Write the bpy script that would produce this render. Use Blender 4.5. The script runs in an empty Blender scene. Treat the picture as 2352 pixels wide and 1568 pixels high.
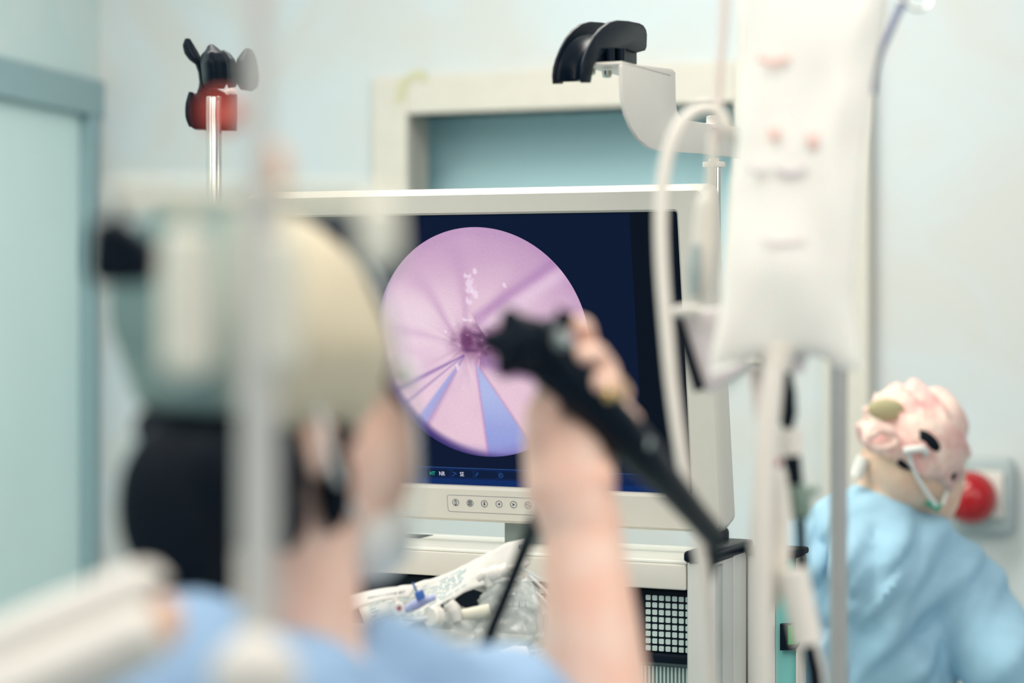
import bpy, bmesh, math, random
import numpy as np
from mathutils import Vector, Matrix, noise
random.seed(7); np.random.seed(7)
C = bpy.context.scene.collection
S = bpy.context.scene

# ------------------------------------------------------------------ camera, world, lights, exposure
F = 5030.0; CX = 1176.0; HY = 668.0; EYE = 1.68
cam_d = bpy.data.cameras.new('camera'); cam = bpy.data.objects.new('camera', cam_d); C.objects.link(cam)
cam.location = (0, 0, EYE); cam.rotation_euler = (math.pi/2, 0, 0)
cam_d.sensor_width = 36; cam_d.lens = F/2352*36; cam_d.shift_y = -(784-HY)/2352
cam_d.clip_start = .05; cam_d.clip_end = 60
cam_d.dof.use_dof = True; cam_d.dof.focus_distance = 2.52; cam_d.dof.aperture_fstop = 2.75
cam_d.dof.aperture_blades = 0
S.camera = cam
w = bpy.data.worlds.new('world'); S.world = w; w.use_nodes = True
w.node_tree.nodes['Background'].inputs[0].default_value = (.84, .93, .96, 1)
w.node_tree.nodes['Background'].inputs[1].default_value = .50

def area(name, loc, target, sx, sy, power, col):
    l = bpy.data.lights.new(name, 'AREA'); l.shape = 'RECTANGLE'; l.size = sx; l.size_y = sy
    l.energy = power; l.color = col
    o = bpy.data.objects.new(name, l); C.objects.link(o); o.location = loc
    o.rotation_euler = (Vector(target)-Vector(loc)).to_track_quat('-Z', 'Y').to_euler()
    o.visible_camera = True
    return o
area('ceiling_or_fill_lamp', (.5, 1.2, 3.0), (.5, 1.3, 0), 2.2, 1.6, 27, (1, .93, .82))
area('ceiling_or_fill_lamp', (-1.0, 2.95, 3.0), (-1.1, 3.2, 0), 3.2, .45, 76, (1, .96, .86))
area('ceiling_or_fill_lamp', (-1.0, .5, 3.0), (-1.2, 2.2, 1), 1.2, 1.2, 24, (1, .95, .88))  # unseen fill light added at front left to brighten bag and left wall
area('surgical_lamp', (1.9, .2, 2.4), (.1, 2.6, 1.4), .9, .9, 15, (1, .92, .82))
S.view_settings.view_transform = 'Standard'; S.view_settings.look = 'None'
S.view_settings.gamma = 1; S.view_settings.use_curve_mapping = False
S.view_settings.exposure = 0.0

# ------------------------------------------------------------------ helpers
def P(x, y, d): return Vector(((x-CX)/F*d, d, EYE-(y-HY)/F*d))
TH = 0.4166
U = Vector((math.cos(TH), -math.sin(TH), 0)); D = Vector((math.sin(TH), math.cos(TH), 0)); ZZ = Vector((0, 0, 1))
def onplane(x, y, p0, n):
    r = P(x, y, 1)-Vector((0, 0, EYE)); o = Vector((0, 0, EYE))
    t = (Vector(p0)-o).dot(n)/r.dot(n)
    return o+r*t
def lin(c): return c/12.92 if c <= .04045 else ((c+.055)/1.055)**2.4
def rgb(r, g, b): return (lin(r/255), lin(g/255), lin(b/255), 1)
MATS = {}
def mat(name, col, rough=.5, metal=0, spec=.5, var=.06, scale=30, bump=0, trans=0, alpha=1, col2=None, emit=None, sss=0, coat=0):
    m = bpy.data.materials.new(name); m.use_nodes = True; nt = m.node_tree; b = nt.nodes['Principled BSDF']
    c = rgb(*col)
    if col2 is None: c2 = tuple(max(0, v*(1-var)) for v in c[:3])+(1,)
    else: c2 = rgb(*col2)
    tc = nt.nodes.new('ShaderNodeTexCoord'); nz = nt.nodes.new('ShaderNodeTexNoise'); nz.inputs['Scale'].default_value = scale
    nz.inputs['Detail'].default_value = 3
    nt.links.new(tc.outputs['Object'], nz.inputs['Vector'])
    rp = nt.nodes.new('ShaderNodeValToRGB'); rp.color_ramp.elements[0].color = c2; rp.color_ramp.elements[1].color = c
    rp.color_ramp.elements[0].position = .35; rp.color_ramp.elements[1].position = .65
    nt.links.new(nz.outputs['Fac'], rp.inputs['Fac']); nt.links.new(rp.outputs['Color'], b.inputs['Base Color'])
    b.inputs['Roughness'].default_value = rough; b.inputs['Metallic'].default_value = metal
    b.inputs['Specular IOR Level'].default_value = spec
    if trans: b.inputs['Transmission Weight'].default_value = trans
    if alpha < 1: b.inputs['Alpha'].default_value = alpha
    if coat: b.inputs['Coat Weight'].default_value = coat
    if sss:
        b.inputs['Subsurface Weight'].default_value = sss; b.inputs['Subsurface Radius'].default_value = (.02, .008, .005); b.inputs['Subsurface Scale'].default_value = .5
    if bump:
        bp = nt.nodes.new('ShaderNodeBump'); bp.inputs['Strength'].default_value = bump; bp.inputs['Distance'].default_value = .002
        nt.links.new(nz.outputs['Fac'], bp.inputs['Height']); nt.links.new(bp.outputs['Normal'], b.inputs['Normal'])
    if emit:
        b.inputs['Emission Color'].default_value = rgb(*emit[:3]); b.inputs['Emission Strength'].default_value = emit[3]
    if name in ('plastic_black', 'rubber_black', 'hair_dark'): b.inputs['IOR'].default_value = 1.22; b.inputs['Specular IOR Level'].default_value = .5
    MATS[name] = m; return m

LOC = {}
def tag(o, label=None, cat=None, group=None, kind=None):
    if label: o['label'] = label
    if cat: o['category'] = cat
    if group: o['group'] = group
    if kind: o['kind'] = kind
    return o
def thing(name, label, cat, loc, group=None):
    o = bpy.data.objects.new(name, None); C.objects.link(o); o.location = loc; o.empty_display_size = .02
    LOC[o] = Vector(loc); return tag(o, label, cat, group)
class MB:
    """collects shapes in one bmesh (world coordinates)"""
    def __init__(s): s.bm = bmesh.new()
    def box(s, o, ax, ay, az, bevel=0):
        """box from corner o with edge vectors"""
        o, ax, ay, az = map(Vector, (o, ax, ay, az))
        vs = [s.bm.verts.new(o+ax*i+ay*j+az*k) for i in (0, 1) for j in (0, 1) for k in (0, 1)]
        idx = [(0, 1, 3, 2), (4, 6, 7, 5), (0, 4, 5, 1), (2, 3, 7, 6), (0, 2, 6, 4), (1, 5, 7, 3)]
        fs = [s.bm.faces.new([vs[i] for i in f]) for f in idx]
        bmesh.ops.recalc_face_normals(s.bm, faces=fs)
        if bevel:
            es = list({e for f in fs for e in f.edges})
            bmesh.ops.bevel(s.bm, geom=es, offset=bevel, segments=3, affect='EDGES', profile=.5)
        return s
    def prism(s, pts, vec, bevel=0, seg=2):
        """extrude polygon pts (list of Vectors) by vec"""
        vec = Vector(vec); a = [s.bm.verts.new(p) for p in pts]; b = [s.bm.verts.new(Vector(p)+vec) for p in pts]
        n = len(pts); fs = [s.bm.faces.new(a), s.bm.faces.new(list(reversed(b)))]
        caps = set(fs[0].edges) | set(fs[1].edges)
        for i in range(n): fs.append(s.bm.faces.new((a[i], b[i], b[(i+1) % n], a[(i+1) % n])))
        bmesh.ops.recalc_face_normals(s.bm, faces=fs)
        if bevel: bmesh.ops.bevel(s.bm, geom=list(caps), offset=bevel, segments=seg, affect='EDGES', profile=.5, clamp_overlap=True)
        return s
    def tube(s, pts, rad, n=12, smooth=True, caps=True, flat=1, squash=None):
        pts = [Vector(p) for p in pts]
        rs = list(rad) if hasattr(rad, '__len__') else [rad]*len(pts)
        if smooth and len(pts) > 2: pts, rs = catmull(pts, rs)
        prev = None; rings = []
        up = Vector((0, 0, 1))
        for i, p in enumerate(pts):
            t = (pts[min(i+1, len(pts)-1)]-pts[max(i-1, 0)]).normalized()
            if prev is None:
                a = t.cross(up) if abs(t.dot(up)) < .95 else t.cross(Vector((1, 0, 0)))
                a.normalize()
            else:
                a = (prev-t*prev.dot(t)).normalized()
            prev = a; b = t.cross(a)
            rings.append([s.bm.verts.new(p+(a*math.cos(2*math.pi*k/n)+b*math.sin(2*math.pi*k/n)*flat)*rs[i]) for k in range(n)])
        for r0, r1 in zip(rings, rings[1:]):
            for k in range(n): s.bm.faces.new((r0[k], r0[(k+1) % n], r1[(k+1) % n], r1[k]))
        if caps: s.bm.faces.new(list(reversed(rings[0]))); s.bm.faces.new(rings[-1])
        return s
    def lathe(s, base, axis, prof, n=24, fluted=0, nf=10):
        """prof: list of (distance along axis, radius)"""
        axis = Vector(axis).normalized(); a = axis.cross(Vector((0, 0, 1)))
        if a.length < .1: a = axis.cross(Vector((1, 0, 0)))
        a.normalize(); b = axis.cross(a); rings = []
        for h, r in prof:
            rings.append([s.bm.verts.new(Vector(base)+axis*h+(a*math.cos(2*math.pi*k/n)+b*math.sin(2*math.pi*k/n))*max(r, 1e-5)*(1+fluted*math.cos(nf*2*math.pi*k/n))) for k in range(n)])
        for r0, r1 in zip(rings, rings[1:]):
            for k in range(n): s.bm.faces.new((r0[k], r0[(k+1) % n], r1[(k+1) % n], r1[k]))
        s.bm.faces.new(list(reversed(rings[0]))); s.bm.faces.new(rings[-1])
        return s
    def ball(s, c, r, seg=20, sc=(1, 1, 1), rot=None):
        m = Matrix.Translation(c) @ (rot.to_4x4() if rot else Matrix.Identity(4)) @ Matrix.Diagonal((r*sc[0], r*sc[1], r*sc[2], 1))
        bmesh.ops.create_uvsphere(s.bm, u_segments=seg, v_segments=max(8, seg//2+2), radius=1, matrix=m)
        return s
    def cone(s, a, b, ra, rb, n=14):
        return s.tube([a, b], [ra, rb], n=n, smooth=False)
    def grid(s, f, nu, nv):
        """surface f(u,v) -> Vector, u,v in 0..1"""
        vs = [[s.bm.verts.new(f(i/nu, j/nv)) for j in range(nv+1)] for i in range(nu+1)]
        for i in range(nu):
            for j in range(nv): s.bm.faces.new((vs[i][j], vs[i+1][j], vs[i+1][j+1], vs[i][j+1]))
        return s
    def mesh(s, name):
        bmesh.ops.recalc_face_normals(s.bm, faces=s.bm.faces[:])
        me = bpy.data.meshes.new(name); s.bm.to_mesh(me); s.bm.free(); return me
def catmull(pts, rs, sub=6):
    out, ro = [], []
    n = len(pts)
    for i in range(n-1):
        p0, p1, p2, p3 = pts[max(i-1, 0)], pts[i], pts[i+1], pts[min(i+2, n-1)]
        for k in range(sub):
            t = k/sub
            out.append(.5*((2*p1)+(p2-p0)*t+(2*p0-5*p1+4*p2-p3)*t*t+(3*p1-p0-3*p2+p3)*t**3))
            ro.append(rs[i]+(rs[i+1]-rs[i])*t)
    return out+[pts[-1]], ro+[rs[-1]]
def root_loc(o):
    while o.parent: o = o.parent
    return LOC.get(o, Vector(o.location))
def obj(name, mb, m, parent=None, smooth=True, solid=0, sub=0, angle=40):
    me = mb.mesh(name) if isinstance(mb, MB) else mb
    o = bpy.data.objects.new(name, me); C.objects.link(o)
    me.materials.clear(); me.materials.append(MATS[m] if isinstance(m, str) else m)
    if parent is not None:
        me.transform(Matrix.Translation(-root_loc(parent))); o.parent = parent
    else:
        co = np.array([v.co[:] for v in me.vertices]); c = Vector(((co.min(0)+co.max(0))/2).tolist()); c.z = co[:, 2].min()
        me.transform(Matrix.Translation(-c)); o.location = c; LOC[o] = c
    if smooth:
        me.polygons.foreach_set('use_smooth', [True]*len(me.polygons))
        me.set_sharp_from_angle(angle=math.radians(angle))
    if solid:
        k = o.modifiers.new('solid', 'SOLIDIFY'); k.thickness = solid; k.offset = 0
    if sub:
        k = o.modifiers.new('sub', 'SUBSURF'); k.levels = sub; k.render_levels = sub
    return o
def one(name, mb, m, label, cat, group=None, **k): return tag(obj(name, mb, m, None, **k), label, cat, group)
def struct(name, mb, m, **k): return tag(obj(name, mb, m, None, **k), kind='structure')
def organic(mb, voxel=.004, smooth=6, extra=None):
    """fuse overlapping shapes into one continuous surface"""
    me = mb.mesh('tmp'); o = bpy.data.objects.new('tmp', me); C.objects.link(o)
    r = o.modifiers.new('r', 'REMESH'); r.mode = 'VOXEL'; r.voxel_size = voxel; r.use_smooth_shade = True
    s = o.modifiers.new('s', 'SMOOTH'); s.factor = .6; s.iterations = smooth
    dg = bpy.context.evaluated_depsgraph_get(); dg.update()
    out = bpy.data.meshes.new_from_object(o.evaluated_get(dg)); bpy.data.objects.remove(o)
    if extra:
        for v in out.vertices: v.co = extra(v.co)
    return out
def text_mesh(body, size, origin, ux, uy, extrude=.0001, align='LEFT'):
    cu = bpy.data.curves.new('t', 'FONT'); cu.body = body; cu.size = size; cu.extrude = extrude; cu.align_x = align; cu.resolution_u = 3
    o = bpy.data.objects.new('t', cu); C.objects.link(o)
    dg = bpy.context.evaluated_depsgraph_get(); dg.update()
    me = bpy.data.meshes.new_from_object(o.evaluated_get(dg)); bpy.data.objects.remove(o)
    ux = Vector(ux).normalized(); uy = Vector(uy).normalized(); uz = ux.cross(uy)
    M = Matrix((ux, uy, uz)).transposed().to_4x4(); M.translation = Vector(origin)
    me.transform(M); return me

# ------------------------------------------------------------------ materials
def wall_mat(name, ca, cb, cc):
    m = bpy.data.materials.new(name); m.use_nodes = True; nt = m.node_tree; b = nt.nodes['Principled BSDF']
    tc = nt.nodes.new('ShaderNodeTexCoord')
    n1 = nt.nodes.new('ShaderNodeTexNoise'); n1.inputs['Scale'].default_value = 3.2; n1.inputs['Detail'].default_value = 5; n1.inputs['Distortion'].default_value = 1.2
    n2 = nt.nodes.new('ShaderNodeTexNoise'); n2.inputs['Scale'].default_value = .55; n2.inputs['Detail'].default_value = 1
    for n in (n1, n2): nt.links.new(tc.outputs['Object'], n.inputs['Vector'])
    r1 = nt.nodes.new('ShaderNodeValToRGB'); r1.color_ramp.elements[0].color = rgb(*ca); r1.color_ramp.elements[1].color = rgb(*cb)
    r1.color_ramp.elements[0].position = .35; r1.color_ramp.elements[1].position = .62
    nt.links.new(n1.outputs['Fac'], r1.inputs['Fac'])
    mx = nt.nodes.new('ShaderNodeMix'); mx.data_type = 'RGBA'; mx.inputs[7].default_value = rgb(*cc)
    mr = nt.nodes.new('ShaderNodeMapRange'); mr.inputs[1].default_value = .4; mr.inputs[2].default_value = .65; mr.inputs[4].default_value = .5
    nt.links.new(n2.outputs['Fac'], mr.inputs[0]); nt.links.new(mr.outputs[0], mx.inputs[0]); nt.links.new(r1.outputs['Color'], mx.inputs[6])
    nt.links.new(mx.outputs[2], b.inputs['Base Color']); b.inputs['Roughness'].default_value = .55
    MATS[name] = m
wall_mat('wall_laminate', (203, 213, 217), (205, 206, 203), (208, 205, 198))
wall_mat('wall_side', (188, 210, 211), (202, 216, 213), (196, 212, 210))
mat('frame_cream', (213, 207, 196), .45, var=.03)
mat('frame_grey', (136, 164, 170), .4, var=.05)
mat('door_teal', (200, 224, 223), .45, var=.05, scale=2)
mat('niche_blue', (184, 220, 228), .6, var=.05, scale=2)
mat('floor_vinyl', (150, 175, 180), .4, scale=4)
mat('plastic_cream', (209, 204, 194), .42, var=.015, scale=60)
mat('plastic_white', (232, 231, 222), .35, var=.02)
mat('enamel_white', (222, 216, 208), .3, var=.015)
mat('plastic_black', (7, 20, 33), .36, spec=.06, var=.1)
mat('rubber_black', (7, 20, 33), .55, spec=.04, var=.1)
mat('neck_grey', (140, 152, 150), .5)
mat('aluminium', (206, 205, 200), .38, metal=.25, var=.03)
mat('chrome', (205, 205, 200), .16, metal=1, var=.04)
mat('pole_steel', (178, 178, 176), .35, metal=.35, var=.06)
mat('patch_olive', (176, 168, 130), .8)
mat('bottle_cream', (234, 230, 214), .4)
mat('wire_dark', (104, 112, 142), .4)
mat('pole_light', (212, 209, 204), .35, metal=.15, var=.04)
mat('panel_teal', (112, 182, 176), .4, var=.03)
mat('device_grey', (140, 160, 160), .5, var=.1)
mat('grille_square', (196, 212, 206), .5, var=.03)
mat('ink', (48, 68, 96), .5)
mat('groove', (70, 82, 96), .6)
mat('skin', (237, 203, 186), .5, var=.10, scale=40, sss=.3, col2=(236, 190, 170))
mat('skin_pale', (238, 205, 180), .5, scale=30, sss=.2, col2=(232, 190, 165))
mat('hair_dark', (10, 20, 30), .6, spec=.1, scale=90, bump=.4)
mat('scrubs_blue', (160, 200, 222), .8, scale=14, var=.14, bump=.3)
mat('scrubs_doctor', (150, 182, 216), .8, scale=20, var=.15, bump=.3)
mat('cap_print', (136, 156, 150), .85, scale=13, col2=(84, 114, 114))
mat('cap_pink', (242, 218, 204), .85, scale=26, col2=(218, 164, 160), bump=.4)
mat('mask_white', (228, 228, 224), .7, var=.06)
mat('bag_white', (252, 246, 238), .35, sss=.4, var=.03, scale=18, bump=.25, coat=.2)
mat('bag_print_red', (246, 205, 196), .4)
mat('bag_print_lilac', (228, 218, 220), .4)
mat('tube_white', (236, 228, 218), .25, var=.03, coat=.2)
mat('tube_pink', (232, 214, 208), .3)
mat('red_gloss', (168, 10, 22), .16, spec=.6, var=.05)
mat('red_orange', (240, 70, 45), .35)
mat('peach_plastic', (240, 196, 170), .4)
mat('plate_grey', (172, 184, 184), .4, var=.06)
mat('clamp_green', (118, 140, 128), .45)
mat('gold', (240, 205, 140), .22, metal=1)
mat('paper_white', (204, 202, 196), .6, var=.02, scale=40, bump=.3)
mat('ink_teal', (120, 175, 190), .6)
mat('blue_plastic', (60, 100, 170), .3)
mat('lilac_plastic', (165, 170, 210), .25)
mat('green_plastic', (40, 160, 130), .35)
mat('tape_yellow', (204, 200, 168), .6)
mat('switch_green', (30, 150, 70), .25, emit=(30, 190, 90, .12))
mat('clear_plastic', (232, 236, 232), .07, var=.02, alpha=.46, spec=1, bump=1, scale=110, coat=.8)
mat('visor_clear', (220, 232, 232), .1, alpha=.45, spec=.6)
mat('clear_tube', (226, 230, 228), .12, var=.02, alpha=.6, spec=.8, coat=.5)
mat('stand_cream', (212, 208, 190), .4)
mat('stand_teal', (96, 124, 122), .5)
mat('mosaic_beige', (205, 190, 160), .6)

# ------------------------------------------------------------------ the room
W0 = Vector((0, 4.75, 0))                       # a point of the back wall
def wp(x, y, off=0): return onplane(x, y, W0-D*off, D)
def wu(x): 
    p = wp(x, HY); return (p-W0).dot(U)
def wz(x, y): return wp(x, y).z
HT = 3.0
u_corner, u_end = wu(228), wu(2352)+1.2
uo0, uo1 = wu(942), wu(1694); z_top = wz(1200, 254); 
z_bot = 1.60
wt = .085
mb = MB()
def wbox(mb, u0, u1, z0, z1, d0, d1, bevel=0):
    mb.box(W0+U*u0+D*d0+ZZ*z0, U*(u1-u0), D*(d1-d0), ZZ*(z1-z0), bevel); return mb
wbox(mb, u_corner, uo0, 0, HT, 0, wt); wbox(mb, uo1, u_end, 0, HT, 0, wt)
wbox(mb, uo0, uo1, z_top, HT, 0, wt); wbox(mb, uo0, uo1, 0, z_bot, 0, wt)
struct('wall_back', mb, 'wall_laminate', smooth=False)
# recess behind the opening
nd = .20; nw = .10
mb = MB(); wbox(mb, uo0-nw, uo1+nw, z_bot-.2, z_top+.25, nd, nd+.05)
wbox(mb, uo0-nw-.05, uo0-nw, z_bot-.2, z_top+.25, wt, nd); wbox(mb, uo1+nw, uo1+nw+.05, z_bot-.2, z_top+.25, wt, nd)
wbox(mb, uo0-nw, uo1+nw, z_top+.25, z_top+.30, wt, nd); wbox(mb, uo0-nw, uo1+nw, z_bot-.25, z_bot-.2, wt, nd)
struct('wall_recess', mb, 'niche_blue', smooth=False)
fr = .20; fo = .02
mb = MB(); wbox(mb, uo0-.085, uo0, z_bot-.07, z_top+.085, -fo, wt+.004, .003)
wbox(mb, uo1, uo1+.085, z_bot-.07, z_top+.085, -fo, wt+.004, .003)
wbox(mb, uo0, uo1, z_top, z_top+.085, -fo, wt+.004, .003)
wbox(mb, uo0, uo1, z_bot-.07, z_bot, -fo-.03, wt+.004, .003)
struct('window_1', mb, 'frame_cream', smooth=False)
# pilaster strip on the back wall
mb = MB(); wbox(mb, wu(1905), wu(2008), 0, HT, -.045, 0, .006); struct('trim_1', mb, 'frame_cream', smooth=False)
# left wall with door, meeting the back wall at the corner
LD = Vector((-math.sin(math.radians(11.2)), -math.cos(math.radians(11.2)), 0)); LN = Vector((math.cos(math.radians(11.2)), -math.sin(math.radians(11.2)), 0))
c0 = W0+U*u_corner; c0.z = 0
def lw(x, y): return onplane(x, y, c0, LN)
def ls(x, y=HY): return (lw(x, y)-c0).dot(LD)
s_j = max(.06, ls(202)); zt = lw(120, 196).z; s_far = s_j+1.35
mb = MB(); 
def lbox(mb, s0, s1, z0, z1, d0, d1, bevel=0):
    mb.box(c0+LD*s0+LN*d0+ZZ*z0, LD*(s1-s0), LN*(d1-d0), ZZ*(z1-z0), bevel); return mb
lbox(mb, -.1, s_j, 0, HT, -.15, 0); lbox(mb, s_j, s_far, zt, HT, -.15, 0); lbox(mb, s_far, 5.4, 0, HT, -.15, 0)
struct('wall_left', mb, 'wall_side', smooth=False)
mb = MB(); fw = .07
lbox(mb, s_j-.055, s_j+.010, 0, zt+.0, -.018, .010, .003); lbox(mb, s_far-.05, s_far+.03, 0, zt, -.018, .014, .004)
lbox(mb, s_j-.075, s_far+.03, zt-.05, zt+.035, -.018, .014, .004)
struct('trim_2', mb, 'frame_grey', smooth=False)
dr = thing('door_1', None, None, c0+LD*(s_j+.03)); dr['kind'] = 'structure'; 
obj('door_leaf', lbox(MB(), s_j+.012, s_far-.05, .01, zt-.05, -.06, -.014, .002), 'door_teal', dr, smooth=False)
mb = MB(); a = c0+LD*(s_far-.13)+ZZ*1.05
mb.tube([a+LN*-.014, a+LN*.04], .008); mb.tube([a+LN*.04, a+LN*.04-LD*.12], .009); obj('door_handle', mb, 'chrome', dr)
mb = MB().box((-3.2, -.6, -.05), (7.0, 0, 0), (0, 7.6, 0), (0, 0, .05)); struct('floor', mb, 'floor_vinyl', smooth=False)

# yellowed tape on the window frame corner
mb = MB()
def wpatch(mb, pts, off, th): mb.prism([wp(x, y, off) for x, y in pts], -D*th); return mb
wpatch(mb, [(912, 196), (926, 178), (940, 190), (928, 232), (908, 240)], .0202, .002)
wpatch(mb, [(930, 176), (962, 158), (984, 172), (974, 192), (960, 180), (938, 190)], .0205, .002)
one('tape_scrap', mb, 'tape_yellow', 'torn yellowish tape scrap stuck on corner of cream window frame', 'tape', smooth=False)

# red push button on its grey wall plate
bt = thing('emergency_button', 'round red emergency push button on square grey wall plate', 'button', wp(2240, 1150))
pc = wp(2262, 1132)
obj('back_plate', MB().prism([wp(x, y) for x, y in ((2205, 1048), (2322, 1050), (2334, 1064), (2334, 1208), (2320, 1222), (2200, 1216), (2190, 1205), (2192, 1060))], -D*.045, .008, 3), 'plate_grey', bt)
obj('raised_rim', MB().prism([wp(x, y, .045) for x, y in ((2235, 1080), (2306, 1082), (2308, 1190), (2235, 1188))], -D*.012, .004), 'enamel_white', bt)
cb = wp(2234, 1140, .055)
pr = [(0, .03), (.02, .03), (.022, .050)]+[(.022+.050*math.sin(t*math.pi/2/8), .052*math.cos(t*math.pi/2/8)) for t in range(0, 8)]+[(.072, .001)]
obj('push_cap', MB().lathe(cb, -D, pr, 32), 'red_gloss', bt)

# ------------------------------------------------------------------ cart
PR = P(1640, HY, 2.55); PR.z = 0                 # foot of the near pole; cart frame origin
def cp(u, d, z): return PR+U*u+D*d+ZZ*z
def cplane_x(x, d=0):                            # u coordinate on the plane at depth d
    return (onplane(x, HY, cp(0, d, 0), D)-PR).dot(U)
def cz(x, y, d=0): return onplane(x, y, cp(0, d, 0), D).z
def sp(x, y, u=0):                               # point on the side plane (parallel to D) at u
    return onplane(x, y, cp(u, 0, 0), U)
FD = -.13                                        # depth of the cart's front face
ztop = cz(1575, 1291, FD); 
cart = thing('equipment_cart', 'tall cream and aluminium medical cart carrying the monitor', 'cart', cp(-.3, .15, 0))
uR = cplane_x(1642, FD); uL = uR-.68; uC = cplane_x(1577, FD)
DB = FD+.13
z_fr0 = cz(1575, 1297, FD); z_fr1 = cz(1575, 1356, FD)
mb = MB().box(cp(uL, FD+.002, z_fr0), U*(uC-uL), D*(DB-FD), ZZ*(ztop-z_fr0+.0015), .0015)
top_shelf = obj('shelf_top', mb, 'plastic_white', cart)
mb = MB().box(cp(uL, FD, z_fr1), U*(uC-uL-.001), D*.03, ZZ*(z_fr0-z_fr1), .002); obj('front_rail', mb, 'plastic_cream', cart)
# corner column (aluminium extrusion) + dark seams
def side_d(x, u): return (onplane(x, HY, cp(u, 0, 0), U)-PR).dot(D)
cz0 = .12
zc1 = cz(1610, 1292, FD)
obj('corner_post', MB().box(cp(uC, FD, cz0), U*(uR-uC), D*.03, ZZ*(zc1-cz0), .003), 'aluminium', cart)
d1 = side_d(1687, uR); d2 = side_d(1716, uR)
for a, b in ((FD+.004, d1-.003), (d1, d2-.002)):
    obj('side_post', MB().box(cp(uR-.03, a, cz0), U*.03, D*(b-a), ZZ*(zc1-cz0+(.008 if b > d1 else 0)), .0018), 'aluminium', cart)
obj('inner_core', MB().box(cp(uC+.004, FD+.01, cz0), U*(uR-uC-.008), D*(d2-FD+.02), ZZ*(zc1-cz0-.004)), 'groove', cart, smooth=False)
RD = d2                                          # front face of the wider rear body
def ru(x): return (onplane(x, HY, cp(0, RD, 0), D)-PR).dot(U)
zr1 = cz(1780, 1277, RD)
for x0, x1, m, nm in ((1716, 1780, 'aluminium', 'rear_panel'), (1781, 1829, 'panel_teal', 'teal_panel'), (1830, 1834, 'plastic_cream', 'rear_post')):
    obj(nm, MB().box(cp(ru(x0), RD-(.004 if 'post' in nm else 0), cz0), U*(ru(x1)-ru(x0)), D*.036, ZZ*(zr1-cz0), .0018), m, cart)
capo = [cp(uC-.001, FD-.006, zc1), cp(uR+.001, FD-.006, zc1), cp(uR+.002, RD-.005, zc1), cp(uR+.001, RD+.02, zc1), cp(uC-.001, RD+.02, zc1)]
obj('column_cap', MB().prism(capo, ZZ*.013, .004, 3), 'plastic_black', cart)
obj('rear_cap', MB().prism([cp(ru(1712), RD-.007, zr1), cp(ru(1835), RD-.007, zr1), cp(ru(1835), RD+.040, zr1), cp(ru(1712), RD+.040, zr1)], ZZ*.0085, .003, 3), 'plastic_black', cart)
# left column, lower shelves, base, castors (below the picture)
obj('corner_post', MB().box(cp(uL-.03, FD, cz0), U*.03, D*(DB-FD), ZZ*(zc1-cz0), .004), 'aluminium', cart)
for z in (.62, .12): obj('shelf', MB().box(cp(uL, FD, z), U*(uC-uL), D*.32, ZZ*.02, .004), 'plastic_white', cart)
z_sh = cz(1560, 1566, FD)-.004
obj('shelf', MB().box(cp(uL, FD-.0, z_sh-.02-.105), U*(uC-uL), D*.30, ZZ*.02, .004), 'plastic_white', cart)
for u in (uL+.02, uR-.05):
    for d in (FD+.03, FD+.24):
        o = obj('caster', MB().lathe(cp(u-.012, d, .045), U, [(0, .035), (.003, .045), (.022, .045), (.025, .035)], 20), 'rubber_black', cart)
        obj('fork', MB().box(cp(u-.02, d-.02, .075), U*.04, D*.04, ZZ*.05, .004), 'aluminium', o)
# rocker switch on the teal panel
def rp(x, y, off=0): return onplane(x, y, cp(0, RD-off, 0), D)
sw = obj('power_switch', MB().prism([rp(x, y) for x, y in ((1796, 1430), (1828, 1429), (1838, 1440), (1840, 1478), (1830, 1490), (1796, 1491))], -D*.010, .002), 'plastic_black', cart)
obj('rocker', MB().prism([rp(x, y, .010) for x, y in ((1811, 1436), (1832, 1434), (1834, 1477), (1811, 1480))], -D*.003, .001), 'switch_green', sw)
c = rp(1822, 1467, .0135)
obj('zero_mark', MB().tube([c+U*.0016*math.cos(t*math.pi/8)+ZZ*.003*math.sin(t*math.pi/8) for t in range(17)], .0003, n=5, smooth=False), 'ink', sw)
obj('one_mark', MB().tube([c+ZZ*.010, c+ZZ*.015], .0004, n=5), 'ink', sw)
# socket knob and near pole
pole = thing('scope_hanger_stand', 'white swan-neck bracket with black hook rest on chrome pole beside monitor', 'equipment stand', cp(0, 0, ztop))
zk = cz(1637, 1272, 0)
obj('socket', MB().lathe(cp(0, 0, zk), ZZ, [(0, .0172), (.026, .0175), (.029, .0165), (.0335, .0120), (.034, .008)], 32), 'plastic_black', pole)
z_pt = cz(1637, 372, 0); 
mb = MB().lathe(cp(0, 0, zk+.033), ZZ, [(0, .0075), (z_pt-zk-.033, .0075)], 40, .06, 8); obj('pole', mb, 'chrome', pole)
obj('collar', MB().lathe(cp(0, 0, z_pt-.006), ZZ, [(0, .013), (.003, .0135), (.006, .013), (.0065, .006), (.010, .006)], 24), 'enamel_white', pole)
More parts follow.
